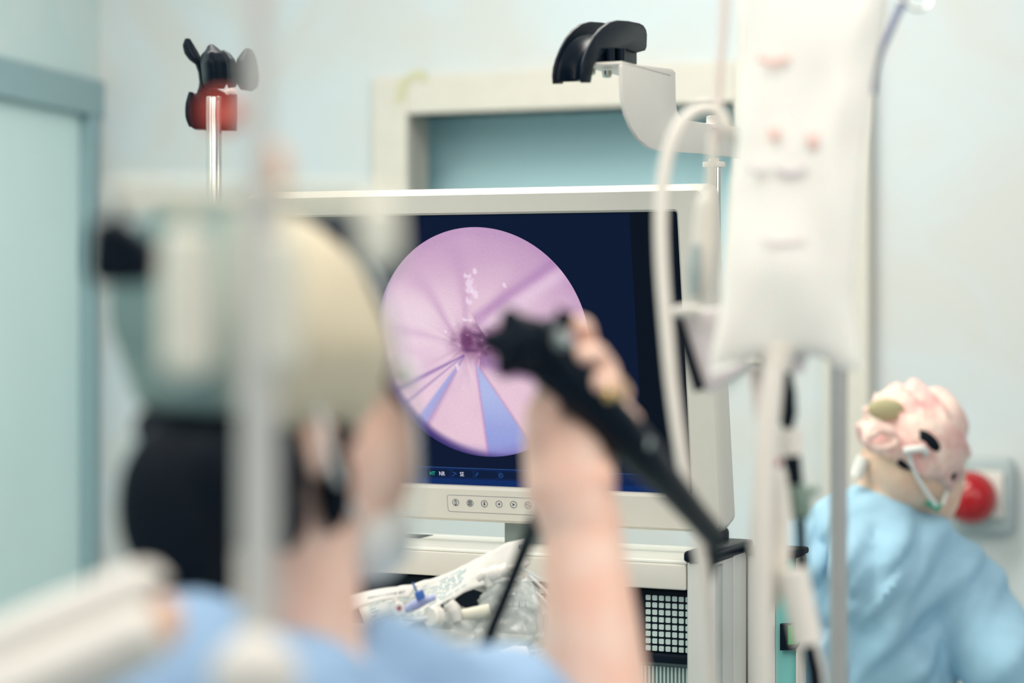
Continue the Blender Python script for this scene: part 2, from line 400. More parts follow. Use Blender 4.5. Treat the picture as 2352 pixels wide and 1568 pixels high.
# bracket plate: side-plane outline, real thickness
bu = .004
bo = [(1700, 293), (1760, 302), (1762, 378), (1700, 364), (1640, 355), (1560, 349), (1515, 346), (1490, 338), (1468, 320), (1450, 292), (1438, 262), (1431, 228), (1429, 190), (1428, 152), (1432, 144), (1440, 145), (1545, 158), (1552, 166), (1553, 235), (1556, 255), (1563, 268), (1574, 276)]
bpts = [onplane(x, y, cp(bu, 0, 0), U) for x, y in bo]
obj('bracket', MB().prism(bpts, -U*.004, .0012, 2), 'enamel_white', pole)
q0 = onplane(1430, 148, cp(bu, 0, 0), U); dq = (q0-PR).dot(D); q1 = onplane(1552, 162, cp(bu, 0, 0), U); dq1 = (q1-PR).dot(D)
tabl = (onplane(1345, 160, q0, D)-q0).dot(U)
obj('tab', MB().box(q0+U*.0, U*(tabl-.006), D*(dq1-dq)*.9, ZZ*.0035, .001), 'enamel_white', pole)
for (x, y) in ((1357, 165), (1394, 171)):
    c = onplane(x, y, q0+D*.03, D)
    obj('screw', MB().lathe(c, ZZ*-1, [(-.004, .0052), (0, .0052), (.002, .005), (.0035, .0035)], 16), 'chrome', pole)
obj('top_collar', MB().lathe(cp(0, 0, cz(1637, 296)), ZZ, [(0, .018), (.004, .018), (.006, .016), (.0065, .009), (.014, .009), (.015, .008)], 28), 'enamel_white', pole)
# black hook rest: two cheeks and the saddle between them
ho = [(1340, 190), (1339, 170), (1341, 152), (1346, 132), (1355, 108), (1367, 84), (1382, 65), (1400, 51), (1420, 46), (1445, 48), (1470, 53), (1479, 58), (1485, 68), (1487, 80), (1486, 108), (1483, 116), (1465, 121), (1464, 148), (1380, 155), (1346, 160), (1344, 188)]
q2 = onplane(1428, 110, q0, D); uc1 = (q2-PR).dot(U)
uc1 = (onplane(1345, 160, q0, D)-PR).dot(U)+.012
hp = [onplane(x, y, cp(uc1, 0, 0), U) for x, y in ho]
outline = ho[:17]; inner = [(1465, 121), (1440, 112), (1415, 112), (1395, 118), (1378, 130), (1365, 150), (1358, 190)]
cheek = [onplane(x, y, cp(uc1, 0, 0), U) for x, y in ho[:16]+inner]
gap = .031
hk = obj('hook_rest', MB().prism(cheek, U*-.004, .0012, 2), 'plastic_black', pole)
obj('cheek', MB().prism([p-U*gap for p in cheek], U*-.004, .0012, 2), 'plastic_black', hk)
# saddle surface between cheeks (concave across)
arc = [(1341, 186), (1345, 150), (1356, 120), (1372, 95), (1392, 80), (1415, 74), (1440, 75), (1462, 80), (1468, 100), (1466, 120)]
ap = [onplane(x, y, cp(uc1, 0, 0), U) for x, y in arc]; ap, _ = catmull(ap, [0]*len(ap), 4)
cen = onplane(1440, 180, cp(uc1, 0, 0), U)
def sad(u, v):
    i = u*(len(ap)-1); k = min(int(i), len(ap)-2); p = ap[k].lerp(ap[k+1], i-k)
    r = (p-cen); s = 1-.16*math.sin(math.pi*v)
    return cen+r*s-U*(gap*v+.002)
mbs = MB().grid(sad, 36, 10); obj('saddle', mbs, 'plastic_black', hk, solid=.003)
obj('hub', MB().prism([onplane(x, y, cp(uc1-.003, 0, 0), U) for x, y in ((1372, 152), (1376, 112), (1464, 108), (1464, 149))], -U*.024, .002), 'plastic_black', hk)
for x in (1400, 1425): obj('rib', MB().tube([onplane(x, 112, cp(uc1+.002, 0, 0), U), onplane(x, 152, cp(uc1+.002, 0, 0), U)], .005), 'plastic_black', hk)

# far pole with the black horn-shaped hanger
PL = P(491, HY, 2.76); PL.z = 0
st2 = thing('scope_hanger_stand', 'black horn-shaped double cradle on ridged chrome pole at the left wall side', 'equipment stand', PL+ZZ*ztop)
tp = P(491, 222, 2.76).z
obj('pole', MB().lathe(PL+ZZ*(ztop+.01), ZZ, [(0, .0092), (tp-ztop-.012, .0092), (tp-ztop-.01, .0085)], 48, .07, 9), 'chrome', st2)
def H(x, y, dd=0): return P(x, y, 2.76+dd)
def loft(mb, secs, n=10, th=.003):
    """secs: list of (left point, right point, bulge depth)"""
    def f(u, v):
        i = u*(len(secs)-1); k = min(int(i), len(secs)-2); t = i-k
        a = secs[k][0].lerp(secs[k+1][0], t); b = secs[k][1].lerp(secs[k+1][1], t); g = secs[k][2]*(1-t)+secs[k+1][2]*t
        return a.lerp(b, v)+Vector((0, 1, 0))*(-g*math.sin(math.pi*v))
    return mb.grid(f, (len(secs)-1)*4, n)
# outer left blade
h1 = obj('cradle', loft(MB(), [(H(428, 88), H(434, 89), .001), (H(421, 104), H(444, 103), .004), (H(425, 122), H(453, 118), .007), (H(436, 136), H(461, 134), .008), (H(451, 146), H(466, 152), .007), (H(458, 165), H(472, 175), .006), (H(461, 195), H(480, 206), .006), (H(456, 213), H(482, 214), .004)]), 'plastic_black', st2, solid=.004, sub=1)
obj('horn', loft(MB(), [(H(481, 105, -.02), H(487, 104, -.02), .002), (H(474, 118, -.02), H(501, 114, -.02), .012), (H(463, 129, -.02), H(514, 124, -.02), .022), (H(463, 150, -.02), H(520, 145, -.02), .028), (H(466, 175, -.02), H(523, 172, -.02), .026), (H(468, 192, -.02), H(521, 190, -.02), .018), (H(480, 204, -.02), H(514, 204, -.02), .006)], 14), 'plastic_black', h1, solid=.004, sub=1)
obj('horn', loft(MB(), [(H(505, 118), H(512, 117), .002), (H(514, 126), H(528, 126), .006), (H(520, 140), H(540, 140), .012), (H(522, 165), H(546, 162), .014), (H(522, 190), H(546, 186), .012), (H(528, 204), H(540, 200), .004)], 10), 'plastic_black', h1, solid=.004, sub=1)
obj('horn', loft(MB(), [(H(568, 112), H(576, 113), .002), (H(556, 124), H(586, 128), .008), (H(545, 138), H(591, 150), .014), (H(545, 160), H(594, 180), .016), (H(545, 190), H(591, 200), .012), (H(556, 206), H(578, 209), .004)], 12), 'plastic_black', h1, solid=.004, sub=1)
obj('lower_block', MB().prism([H(x, y, .012) for x, y in ((437, 211), (450, 214), (455, 200), (462, 150), (472, 190), (520, 214), (542, 216), (541, 298), (445, 296), (436, 290), (431, 275), (431, 245), (434, 218))], Vector((0, .02, 0)), .004, 3), 'plastic_black', h1)
obj('lower_lip', MB().tube([H(439, 212, -.004), H(434, 240, -.006), (H(434, 268, -.006)), H(440, 290, -.004)], [.003, .0045, .0045, .003], n=10), 'plastic_black', h1)
obj('white_clip', MB().tube([H(520, 213, -.015), H(532, 208, -.018), H(542, 212, -.015)], .0035, n=8), 'enamel_white', st2)

# ------------------------------------------------------------------ monitor
mt = math.radians(9.216); MC = Vector((-.04595, 2.56352, EYE-.07144)); MW, MH = .52427, .324
MN0 = Vector((-math.sin(TH), -math.cos(TH), 0)); MU = ZZ*math.cos(mt)+MN0*math.sin(mt); MN = U.cross(MU).normalized()
if MN.dot(MN0) < 0: MN = -MN
def mp(u, v, n=0): return MC+U*u+MU*v+MN*n
def mpix(x, y, n=0):
    p = onplane(x, y, MC+MN*n, MN)-MC; return p.dot(U), p.dot(MU)
mon = thing('monitor', 'large cream-framed medical monitor showing a round pink endoscopic picture', 'monitor', mp(0, -.26, -.05))
# housing: front bezel frame + body
def rrect(u0, u1, v0, v1, r, n=5):
    pts = []
    for (cu, cv, a0) in ((u1-r, v1-r, 0), (u0+r, v1-r, 90), (u0+r, v0+r, 180), (u1-r, v0+r, 270)):
        for k in range(n+1):
            a = math.radians(a0+90*k/n); pts.append((cu+r*math.cos(a), cv+r*math.sin(a)))
    return pts
bt_ = mpix(1200, 440)[1]; bb = mpix(1300, 1207)[1]; br = mpix(1642, 900)[0]
OU0, OU1, OV0, OV1 = -MW/2-.030, br+.002, bb, bt_
iu0, iu1, iv0, iv1 = -MW/2, MW/2, -MH/2, MH/2
def bezel():
    mb = MB(); bm = mb.bm; n = 5
    loops = []
    for (ru, rn, rad) in ((( iu0, iu1, iv0, iv1), -.008, .002), ((iu0, iu1, iv0, iv1), .0, .003), ((iu0-.003, iu1+.003, iv0-.003, iv1+.003), .004, .005),
                          ((OU0+.004, OU1-.003, OV0+.004, OV1-.002), .004, .008), ((OU0, OU1, OV0, OV1), .0, .010), ((OU0-.001, OU1+.002, OV0-.002, OV1+.002), -.012, .012),
                          ((OU0, OU1+.002, OV0+.001, OV1+.001), -.036, .012), ((OU0+.05, OU1-.055, OV0+.05, OV1-.04), -.055, .02)):
        loops.append([bm.verts.new(mp(a, b, rn)) for a, b in rrect(*ru, rad, n)])
    for r0, r1 in zip(loops, loops[1:]):
        k = len(r0)
        for i in range(k): bm.faces.new((r0[i], r0[(i+1) % k], r1[(i+1) % k], r1[i]))
    bm.faces.new(loops[-1]); return mb
hs = obj('housing', bezel(), 'plastic_cream', mon, angle=30)
def emis(name, col, st=1):
    m = bpy.data.materials.new(name); m.use_nodes = True; b = m.node_tree.nodes['Principled BSDF']
    b.inputs['Base Color'].default_value = (.001, .001, .002, 1); b.inputs['Roughness'].default_value = .3; b.inputs['Specular IOR Level'].default_value = .03
    b.inputs['Emission Color'].default_value = rgb(*col); b.inputs['Emission Strength'].default_value = st; MATS[name] = m; return m
emis('screen_black', (8, 18, 30), 1); emis('screen_navy', (11, 24, 50), 1); emis('bar_blue', (14, 44, 98), 1); emis('bar_mid', (14, 36, 78), 1)
emis('pill_dark', (11, 28, 58), 1); emis('text_white', (215, 220, 240), 1); emis('text_green', (40, 190, 160), 1); emis('icon_blue', (38, 82, 150), 1); emis('line_blue', (50, 85, 150), 1)
def mq(mb, u0, u1, v0, v1, n0, n1): mb.box(mp(u0, v0, n0), U*(u1-u0), MU*(v1-v0), MN*(n1-n0)); return mb
scr = obj('screen', mq(MB(), iu0-.002, iu1+.002, iv0-.002, iv1+.002, -.012, -.006), 'screen_black', mon, smooth=False)
ua = mpix(1457, 760)[0]
obj('picture_area', mq(MB(), iu0+.004, ua, iv0+.003, iv1-.002, -.006, -.0057), 'screen_navy', scr, smooth=False)
y1 = mpix(1100, 1079)[1]; y2 = mpix(1100, 1104)[1]; y3 = mpix(1100, 1121)[1]
ub = iu1-.012
obj('status_bar', mq(MB(), iu0+.004, ub, y3, y1, -.0057, -.0054), 'bar_blue', scr, smooth=False)
obj('status_bar', mq(MB(), iu0+.004, ub, y2, y1, -.0054, -.0052), 'bar_mid', scr, smooth=False)
obj('status_line', mq(MB(), iu0+.004, ub, y1, y1+.0006, -.0054, -.0052), 'line_blue', scr, smooth=False)
for x0, x1 in ((977, 1030), (1033, 1082), (1086, 1140), (1144, 1198), (1203, 1255), (1262, 1320)):
    a = mpix(x0, 1088)[0]; b = mpix(x1, 1090)[0]; yc = (y1+y2)/2
    obj('status_field', MB().prism([mp(p, q, -.0052) for p, q in rrect(a, b, yc-.0045, yc+.0045, .0044)], MN*.0002), 'pill_dark', scr, smooth=False)
def stext(s, x, y, size, m, par, nm='lettering', n=-.005, sx=1):
    a, b = mpix(x, y, n); me = text_mesh(s, size, mp(a, b, n), U, MU, .00008)
    if sx != 1:
        o = mp(a, b, n)
        for v in me.vertices:
            dlt = v.co-o; v.co = o+U*dlt.dot(U)*sx+MU*dlt.dot(MU)+MN*dlt.dot(MN)
    return obj(nm, me, m, par, smooth=False)
stext('HT', 987, 1090.5, .0066, 'text_green', scr, sx=.85); stext('NR', 1008.5, 1091.5, .0072, 'text_white', scr, sx=.8); stext('SE', 1056.5, 1093, .0072, 'text_white', scr, sx=.8)
def mline(pts, r, m, par, nm, n=-.005):
    return obj(nm, MB().tube([mp(*mpix(x, y, n), n) for x, y in pts], r, n=5, smooth=False), m, par)
def mring(x, y, rr, r, m, par, nm, n=-.005):
    a, b = mpix(x, y, n); return obj(nm, MB().tube([mp(a+rr*math.cos(t*math.pi/12), b+rr*math.sin(t*math.pi/12), n) for t in range(25)], r, n=5, smooth=False), m, par)
mline([(1040, 1084), (1045, 1085), (1048, 1087), (1040, 1092)], .0004, 'icon_blue', scr, 'status_icon'); mline([(1046, 1086), (1049, 1089)], .0003, 'icon_blue', scr, 'status_icon')
mline([(1099, 1084), (1096, 1086), (1095, 1091), (1092, 1094)], .0004, 'icon_blue', scr, 'status_icon'); mline([(1092, 1088), (1099, 1089)], .0003, 'icon_blue', scr, 'status_icon')
mring(1151, 1091.5, .0027, .0003, 'icon_blue', scr, 'status_icon'); mline([(1147, 1093), (1150, 1088), (1153, 1094)], .0004, 'icon_blue', scr, 'status_icon')

# the round endoscopic picture: a disc with computed colours that emit
cu_, cv_ = mpix(1106, 787, -.0054); RR = abs(mpix(1080, 523, -.0054)[1]-mpix(1130, 1050, -.0054)[1])/2
def sm(a, b, x):
    t = min(1, max(0, (x-a)/(b-a))); return t*t*(3-2*t)
def mixc(a, b, t): return tuple(a[i]*(1-t)+b[i]*t for i in range(3))
def seg_side(u, v, u0, v0, u1, v1):
    """signed distance from the line p0->p1, and the position along it"""
    dx, dy = u1-u0, v1-v0; L = math.hypot(dx, dy); return ((u-u0)*dy-(v-v0)*dx)/L, ((u-u0)*dx+(v-v0)*dy)/L/L
def scope_colour(u, v):
    fu, fv = -.17, -.03
    r = math.hypot(u, v); du, dv = u-fu, v-fv; rf = math.hypot(du, dv); ang = math.atan2(dv, du)
    col = (232, 200, 218)
    col = mixc(col, (240, 214, 228), sm(.15, -.55, u)*sm(.85, .2, abs(v+.05))*.95)
    col = mixc(col, (188, 146, 190), sm(.25, .98, v)*.7)
    col = mixc(col, (176, 132, 182), sm(.1, .8, u)*sm(-.15, .35, v)*.35)
    col = mixc(col, (236, 200, 216), sm(-.15, -.6, v)*.45)
    nn = noise.noise(Vector((u*1.8, v*1.8, 1)))*.45+noise.noise(Vector((u*5, v*5, 4)))*.15
    col = mixc(col, (208, 165, 200), max(0, nn)*.9); col = mixc(col, (244, 222, 234), max(0, -nn)*.7)
    # radial folds
    fold = .5+.5*math.sin(ang*9+2.2*noise.noise(Vector((math.cos(ang)*1.5, math.sin(ang)*1.5, rf*1.2))))
    k = fold**3*sm(.02, .2, rf)*sm(1.1, .35, rf)*.34*(.25+.75*sm(-.2, .3, v)); col = mixc(col, (180, 132, 180), k)
    fine = noise.noise(Vector((math.cos(ang)*6, math.sin(ang)*6, rf*2)))
    col = mixc(col, (160, 108, 160), max(0, fine)*.3*sm(.5, .05, rf))
    # dark centre of the lumen
    e = math.hypot((du-.16)/.34, (dv-.03)/.21)
    col = mixc(col, (128, 80, 124), sm(1.15, .2, e)*.85)
    e2 = math.hypot((du-.03)/.07, (dv-.05)/.12); col = mixc(col, (96, 50, 92), sm(1.2, .3, e2)*.7)
    nv = noise.noise(Vector((u*16, v*22, 2))); col = mixc(col, (80, 46, 90), max(0, nv)*sm(1.1, .3, e)*.8); col = mixc(col, (232, 200, 226), max(0, -nv-.25)*1.6*sm(1.1, .3, e))
    # folds to the lower left
    for (eu, ev, wd, st) in ((-.86, -.43, .020, .55), (-.78, -.55, .014, .35), (-.62, -.78, .030, .35)):
        s, t = seg_side(u, v, fu+.0, fv-.08, eu, ev)
        if 0 < t < 1.05: col = mixc(col, (116, 84, 160), math.exp(-(s/(wd*(.4+t)))**2)*st)
    s, t = seg_side(u, v, fu-.03, fv-.12, -.66, -.74)
    if 0 < t < 1.0: col = mixc(col, (165, 170, 226), math.exp(-((s)/(.05*t+.004))**4)*sm(0, .3, t)*.9)
    # bright blue wedge downwards
    s1, t1 = seg_side(u, v, fu+.10, fv-.13, fu+.17, -1.1); s2, t2 = seg_side(u, v, fu+.10, fv-.13, fu+.66, -1.0)
    if t1 > 0:
        k = sm(-.012, .012, -s1)*sm(-.012, .012, s2)
        b = mixc((152, 162, 222), (180, 190, 234), sm(-.9, -.4, v)+.3*nn); b = mixc(b, (140, 120, 196), sm(.25, .0, rf))
        col = mixc(col, b, k)
        col = mixc(col, (196, 140, 196), math.exp(-(s1/.014)**2)*.5)
        col = mixc(col, (205, 140, 178), math.exp(-((s2)/.014)**2)*.4)
    # shade under the instrument side
    s, t = seg_side(u, v, fu+.18, fv-.16, .8, -.32)
    if t > -.05: col = mixc(col, (130, 90, 150), math.exp(-((s+.02)/.07)**2)*.55*sm(1.2, .2, t))
    # bright ridge to the upper right
    s, t = seg_side(u, v, .0, .12, .8, .62)
    if 0 < t < 1.1:
        col = mixc(col, (236, 208, 230), math.exp(-(s/.07)**2)*.7); col = mixc(col, (168, 120, 178), math.exp(-((s+.10)/.05)**2)*.5)
    # small wet highlights
    for (x, y, a, b) in ((-.08, .50, .05, .12), (-.03, .42, .04, .05), (-.09, .36, .03, .04), (-.33, .10, .018, .018), (-.25, .16, .01, .012), (-.12, .20, .06, .015), (-.24, -.22, .02, .05), (.13, -.27, .014, .01), (.25, .50, .02, .025), (-.02, .62, .03, .03)):
        e = math.hypot((u-x)/a, (v-y)/b)+.7*noise.noise(Vector((u*30, v*30, 0))); col = mixc(col, (246, 226, 244), sm(1.1, .4, e)*.75)
    # dark crescent bottom-left and general rim falloff
    s = math.hypot(u+.02, v-.08); col = mixc(col, (124, 112, 186), sm(.96, 1.09, s)*.45)
    s = math.hypot(u-.12, v-.09); col = mixc(col, (40, 34, 100), sm(1.03, 1.13, s)*.93)
    col = mixc(col, (160, 120, 175), sm(.88, 1.0, r)*.15)
    g = noise.noise(Vector((u*60, v*60, 9)))*5
    return tuple(min(255, max(0, c+g)) for c in col)
NR_, NA = 120, 400
vs = [(0, 0)]+[((i/NR_)*math.cos(2*math.pi*j/NA), (i/NR_)*math.sin(2*math.pi*j/NA)) for i in range(1, NR_+1) for j in range(NA)]
fs = [(0, 1+j, 1+(j+1) % NA) for j in range(NA)]
for i in range(1, NR_):
    a = 1+(i-1)*NA; b = 1+i*NA
    fs += [(a+j, b+j, b+(j+1) % NA, a+(j+1) % NA) for j in range(NA)]
me = bpy.data.meshes.new('scope_picture'); me.from_pydata([mp(cu_+u*RR, cv_+v*RR, -.0053) for u, v in vs], [], fs)
ca = me.color_attributes.new('print', 'FLOAT_COLOR', 'POINT')
buf = []
for u, v in vs: buf += list(rgb(*scope_colour(u, v)))
ca.data.foreach_set('color', buf)
m = bpy.data.materials.new('scope_picture'); m.use_nodes = True; nt = m.node_tree; b = nt.nodes['Principled BSDF']
at = nt.nodes.new('ShaderNodeVertexColor'); at.layer_name = 'print'; nt.links.new(at.outputs[0], b.inputs['Emission Color']); b.inputs['Emission Strength'].default_value = .97
b.inputs['Base Color'].default_value = (.001, .001, .002, 1); b.inputs['Roughness'].default_value = .3; b.inputs['Specular IOR Level'].default_value = .03
obj('scope_picture', me, m, scr, smooth=False)
# printed control strip
n0 = .0041
cpn = [mpix(x, y, n0) for x, y in ((1026, 1136), (1240, 1145), (1240, 1184), (1140, 1180), (1070, 1175), (1034, 1172), (1029, 1168))]
u0 = mpix(1028, 1150, n0)[0]; u1 = mpix(1300, 1150, n0)[0]; v0 = mpix(1100, 1177, n0)[1]; v1 = mpix(1100, 1139, n0)[1]
rr = rrect(u0, u1, v0, v1, .003)
obj('key_strip', MB().prism([mp(a, b, .0038) for a, b in rr], MN*.0004), 'plastic_cream', mon, smooth=False)
obj('key_strip_outline', MB().tube([mp(a, b, .0042) for a, b in rr+rr[:1]], .00022, n=5, smooth=False), 'groove', mon)
kx = [(1046.5, 1153.5), (1079.5, 1155), (1112.5, 1156.5), (1146, 1157.5), (1179.5, 1158.5), (1213, 1160), (1247, 1161.5)]
n1 = .0045
def ktri(par, x, y, pts): 
    a, b = mpix(x, y, n1); obj('symbol', MB().prism([mp(a+p*.001, b+q*.001, n1) for p, q in pts], MN*.0001), 'ink', par, smooth=False)
def kl(par, x, y, pts, r=.0003):
    a, b = mpix(x, y, n1); obj('symbol', MB().tube([mp(a+p*.001, b+q*.001, n1) for p, q in pts], r, n=5, smooth=False), 'ink', par)
for i, (x, y) in enumerate(kx):
    k = mring(x, y, .0040, .00026, 'ink', mon, 'key', n1)
    if i == 0: ktri(k, x, y, [(-.8, -3.6), (.8, -3.6), (1, -2), (-1, -2)]); kl(k, x, y, [(-1.1, -2), (-1.1, 1), (0, 3.2), (1.1, 1), (1.1, -2)]); ktri(k, x, y, [(-.8, 1.4), (.8, 1.4), (0, 3)])
    if i == 1:
        kl(k, x, y, [(-1.9, -2.4), (-1.9, 2.4), (1.9, 2.4), (1.9, -2.4), (-1.9, -2.4)])
        for q in (-1.3, -.3, .7, 1.6): kl(k, x, y, [(-1.6, q), (1.6, q)], .00018)
    if i == 2: ktri(k, x, y, [(-.6, 2.4), (.6, 2.4), (.6, -.2), (1.5, -.2), (0, -2.5), (-1.5, -.2), (-.6, -.2)])
    if i == 3: ktri(k, x, y, [(1.1, 1.8), (1.1, -1.8), (-1.7, 0)])
    if i == 4: ktri(k, x, y, [(-1.1, 1.8), (1.7, 0), (-1.1, -1.8)])
    if i == 5: kl(k, x, y, [(-1, -2.4), (1.2, 2.4)], .0002); kl(k, x, y, [(-1.6+.7*math.cos(t), 1+.8*math.sin(t)) for t in np.linspace(0, 6.28, 9)], .0002); ktri(k, x, y, [(1.6+.8*math.cos(t), -1+.8*math.sin(t)) for t in np.linspace(0, 5.5, 8)])
# neck
nk = thing('monitor_foot', None, None, cp(-.3, .15, ztop)) if False else None
zb = ztop-.006
n1p = onplane(1160, 1240, MC-MN*.055, D); nuL = (onplane(1158, 1240, cp(0, FD+.085, 0), D)-PR).dot(U); nuR = nuL+.075
obj('neck', MB().box(cp(nuL, FD+.085, zb), U*(nuR-nuL), D*.035, ZZ*.12, .002), 'neck_grey', mon)
obj('foot', MB().box(cp(nuL-.0, FD+.03, ztop-.010), U*(nuR-nuL+.02), D*.11, ZZ*.008, .003), 'neck_grey', mon)

# black box lying on the back of the shelf
c = onplane(940, 1242, cp(0, DB-.03, 0), D); c.z = 0
c = Vector((c.x, c.y, ztop-.006))
one('control_box', MB().box(c-U*.06-D*.02, U*.085, D*.04, ZZ*.008, .002), 'plastic_black', 'small flat black box lying on back of white cart shelf', 'box')

# ------------------------------------------------------------------ video processor under the shelf
zp1 = cz(1560, 1357, FD)-.002; zp0 = cz(1560, 1514, FD)
proc = thing('video_processor', 'black equipment unit with grid of small pale square vents under cart shelf', 'equipment', cp(uL+.3, .1, zp0))
ux0, ux1 = uL+.02, uC-.0012
obj('casing', MB().box(cp(ux0, FD+.022, zp0), U*(ux1-ux0), D*.34, ZZ*(zp1-zp0), .003), 'plastic_black', proc)
obj('lower_lip', MB().box(cp(ux0, FD+.014, zp0-.008), U*(ux1-ux0), D*.05, ZZ*.010, .002), 'rubber_black', proc)
stp = (cplane_x(1557, FD+.02)-cplane_x(1481, FD+.02))/5
sq = None
zs = cz(1490, 1372, FD+.02); zstep = (cz(1490, 1372, FD+.02)-cz(1490, 1504, FD+.02))/8
us = cplane_x(1488, FD+.02); u_l = cplane_x(1128, FD+.02)
cols = [us+i*stp for i in range(0, 7)]+[u_l+i*stp for i in range(0, 10)]
for j in range(9):
    for i, u in enumerate(cols):
        if i > 6 and j > 2: continue
        if u+.0034 > ux1: continue
        if sq is None:
            pts = rrect(-.0029, .0029, -.0029, .0029, .001, 2)
            mm = MB().prism([U*a+ZZ*b+D*0 for a, b in pts], -D*.0012).mesh('vent_square'); mm.materials.append(MATS['grille_square']); sq = mm
        o = bpy.data.objects.new('vent_square', sq); C.objects.link(o); o.parent = proc
        o.location = cp(u, FD+.022, zs-j*zstep)-root_loc(proc)
# grey unit below with fine fins
z2 = zp0-.009
unit = thing('light_source', 'grey ribbed equipment unit stacked beneath black unit with square vents', 'equipment', cp(uL+.3, .1, z2-.09))
obj('casing', MB().box(cp(ux0, FD+.03, z_sh-.105), U*(ux1-ux0), D*.32, ZZ*(z2-z_sh+.105), .003), 'device_grey', unit)
mb = MB()
for i in range(70): mb.box(cp(ux1-.004-i*.0045, FD+.026, z2-.05), U*.002, D*.006, ZZ*.045)
tag(obj('cooling_fins', mb, 'grille_square', unit, smooth=False), kind='stuff')

# ------------------------------------------------------------------ pull-out shelf in front with the packages
QD = 2.22
tr = thing('utility_tray', 'white tray reaching out from cart below the plastic packages', 'tray', (P(1100, HY, QD)).xy.to_3d()+ZZ*(P(0, 1560, QD).z))
tz = P(0, 1556, QD).z
tb = P(1120, 1556, QD); a0 = cp(uL+.02, FD-.28, tz-.012)
obj('tray_board', MB().box(a0, U*(uC-uL-.13), D*.275, ZZ*.012, .003), 'enamel_white', tr)
obj('side_lip', MB().box(cp(uL+.02, FD-.28, tz), U*.012, D*.275, ZZ*.012, .003), 'enamel_white', tr)
obj('tray_runner', MB().box(cp(uL+.0, FD-.1, tz-.03), U*(uC-uL-.12), D*.14, ZZ*.018, .002), 'aluminium', tr)

def K(x, y, dd=0): return P(x, y, 2.29+dd)
# long sterile package
def strip(u, v):
    a = K(822, 1390, -.02).lerp(K(1204, 1240, .02), u); b = K(850, 1478, -.06).lerp(K(1216, 1290, -.01), u)
    p = a.lerp(b, v); p.z += .0035*math.sin(u*9+v*3)+.002*noise.noise(Vector((u*14, v*6, 3))); p.y += .004*math.sin(u*14)*(1-v)
    return p
sp_ = thing('sterile_package', 'long white sterile paper package with pale blue printing leaning up from tray', 'package', K(850, 1530, -.02))
pk = obj('paper_sleeve', MB().grid(strip, 40, 10), 'paper_white', sp_, solid=.0012)
mb = MB()
for r in range(9):
    v = .14+.085*r; u = .05
    while u < .62:
        L = random.uniform(.02, .07)
        if random.random() < .8:
            a = strip(u, v)+Vector((0, -.0018, .0004)); b = strip(min(u+L, .64), v)+Vector((0, -.0018, .0004)); mb.tube([a, b], .00028, n=4, smooth=False)
        u += L+.012
tag(obj('fine_print', mb, 'ink_teal', pk), kind='stuff')
me = text_mesh('000', .008, strip(.955, .28)+Vector((0, -.003, 0)), (strip(1, .3)-strip(.9, .3)), (strip(.95, .1)-strip(.95, .5))); obj('lettering', me, 'ink', pk, smooth=False)
mb = MB()
# card label
def card(u, v):
    a = K(790, 1372, -.07).lerp(K(960, 1345, -.03), u); b = K(800, 1405, -.09).lerp(K(940, 1372, -.05), u); p = a.lerp(b, v); p.z += .003*math.sin(u*3.1); return p
cd = thing('printed_label_card', 'curved white card with small black lettering behind doctor shoulder', 'card', K(850, 1400, -.07))
cdb = obj('card', MB().grid(card, 16, 4), 'paper_white', cd, solid=.0008)
obj('lettering', text_mesh('MONITORING SET', .0052, card(.32, .55)+Vector((0, -.002, 0)), card(.8, .5)-card(.3, .5), card(.5, 0)-card(.5, 1)), 'ink', cdb, smooth=False)
# clear bags of coiled tubing
def bag_blob(name, label, c, rx, ry, rz, seed, grp=None):
    m_ = MB(); m_.ball(c, 1, 64, (rx, ry, rz))
    for v in m_.bm.verts:
        d = (v.co-c); k = 1+.22*noise.noise(v.co*40+Vector((seed, 0, 0)))+.16*noise.noise(v.co*120)
        v.co = c+d*k
    for v in m_.bm.verts:
        if v.co.z < tz+.001: v.co.z = tz+.001
    return m_
def coil(name, label, c, r, turns, m_, rad, seed, ex=Vector((1, 0, 0)), ez=Vector((0, .3, 1)), cat='tube'):
    rnd = random.Random(seed); pts = []
    for i in range(turns*10):
        a = i*math.pi*2/10; q = r*(1+.16*rnd.uniform(-1, 1)); pts.append(c+ex*q*math.cos(a)+ez.normalized()*q*.75*math.sin(a)+Vector((0, rnd.uniform(-.008, .008), 0)))
    return one(name, MB().tube(pts, rad, n=7), m_, label, cat)
b1 = K(1175, 1432, -.01)
pb = thing('tubing_bag', 'crumpled clear plastic bag bulging with coiled tubing beside forearm', 'bag', Vector((b1.x, b1.y, tz)))
obj('film', bag_blob('b', '', b1, .042, .030, .047, 3), 'clear_plastic', pb)
b2 = K(1040, 1462, -.02)
pb2 = thing('tubing_bag', 'low crumpled clear bag in middle of tray beside blue needle clip', 'bag', Vector((b2.x, b2.y, tz)))
obj('film', bag_blob('b', '', b2, .050, .030, .030, 11), 'clear_plastic', pb2)
b3 = K(1090, 1395, .0)
for i, (c, r, t, s) in enumerate(((b1+Vector((0, 0, .004)), .033, 5, 1), (b1+Vector((.004, .008, -.006)), .024, 4, 2), (b2+Vector((0, 0, .004)), .026, 4, 3), (b3, .03, 3, 4))):
    coil('tubing_coil', ['clear tubing coiled inside the tall bulging bag', 'tight inner coil of clear tubing in the bulging bag', 'clear tubing coiled inside the low middle bag', 'loose loops of clear tubing lying above both bags'][i], c, r, t, 'clear_tube', .0021, s)
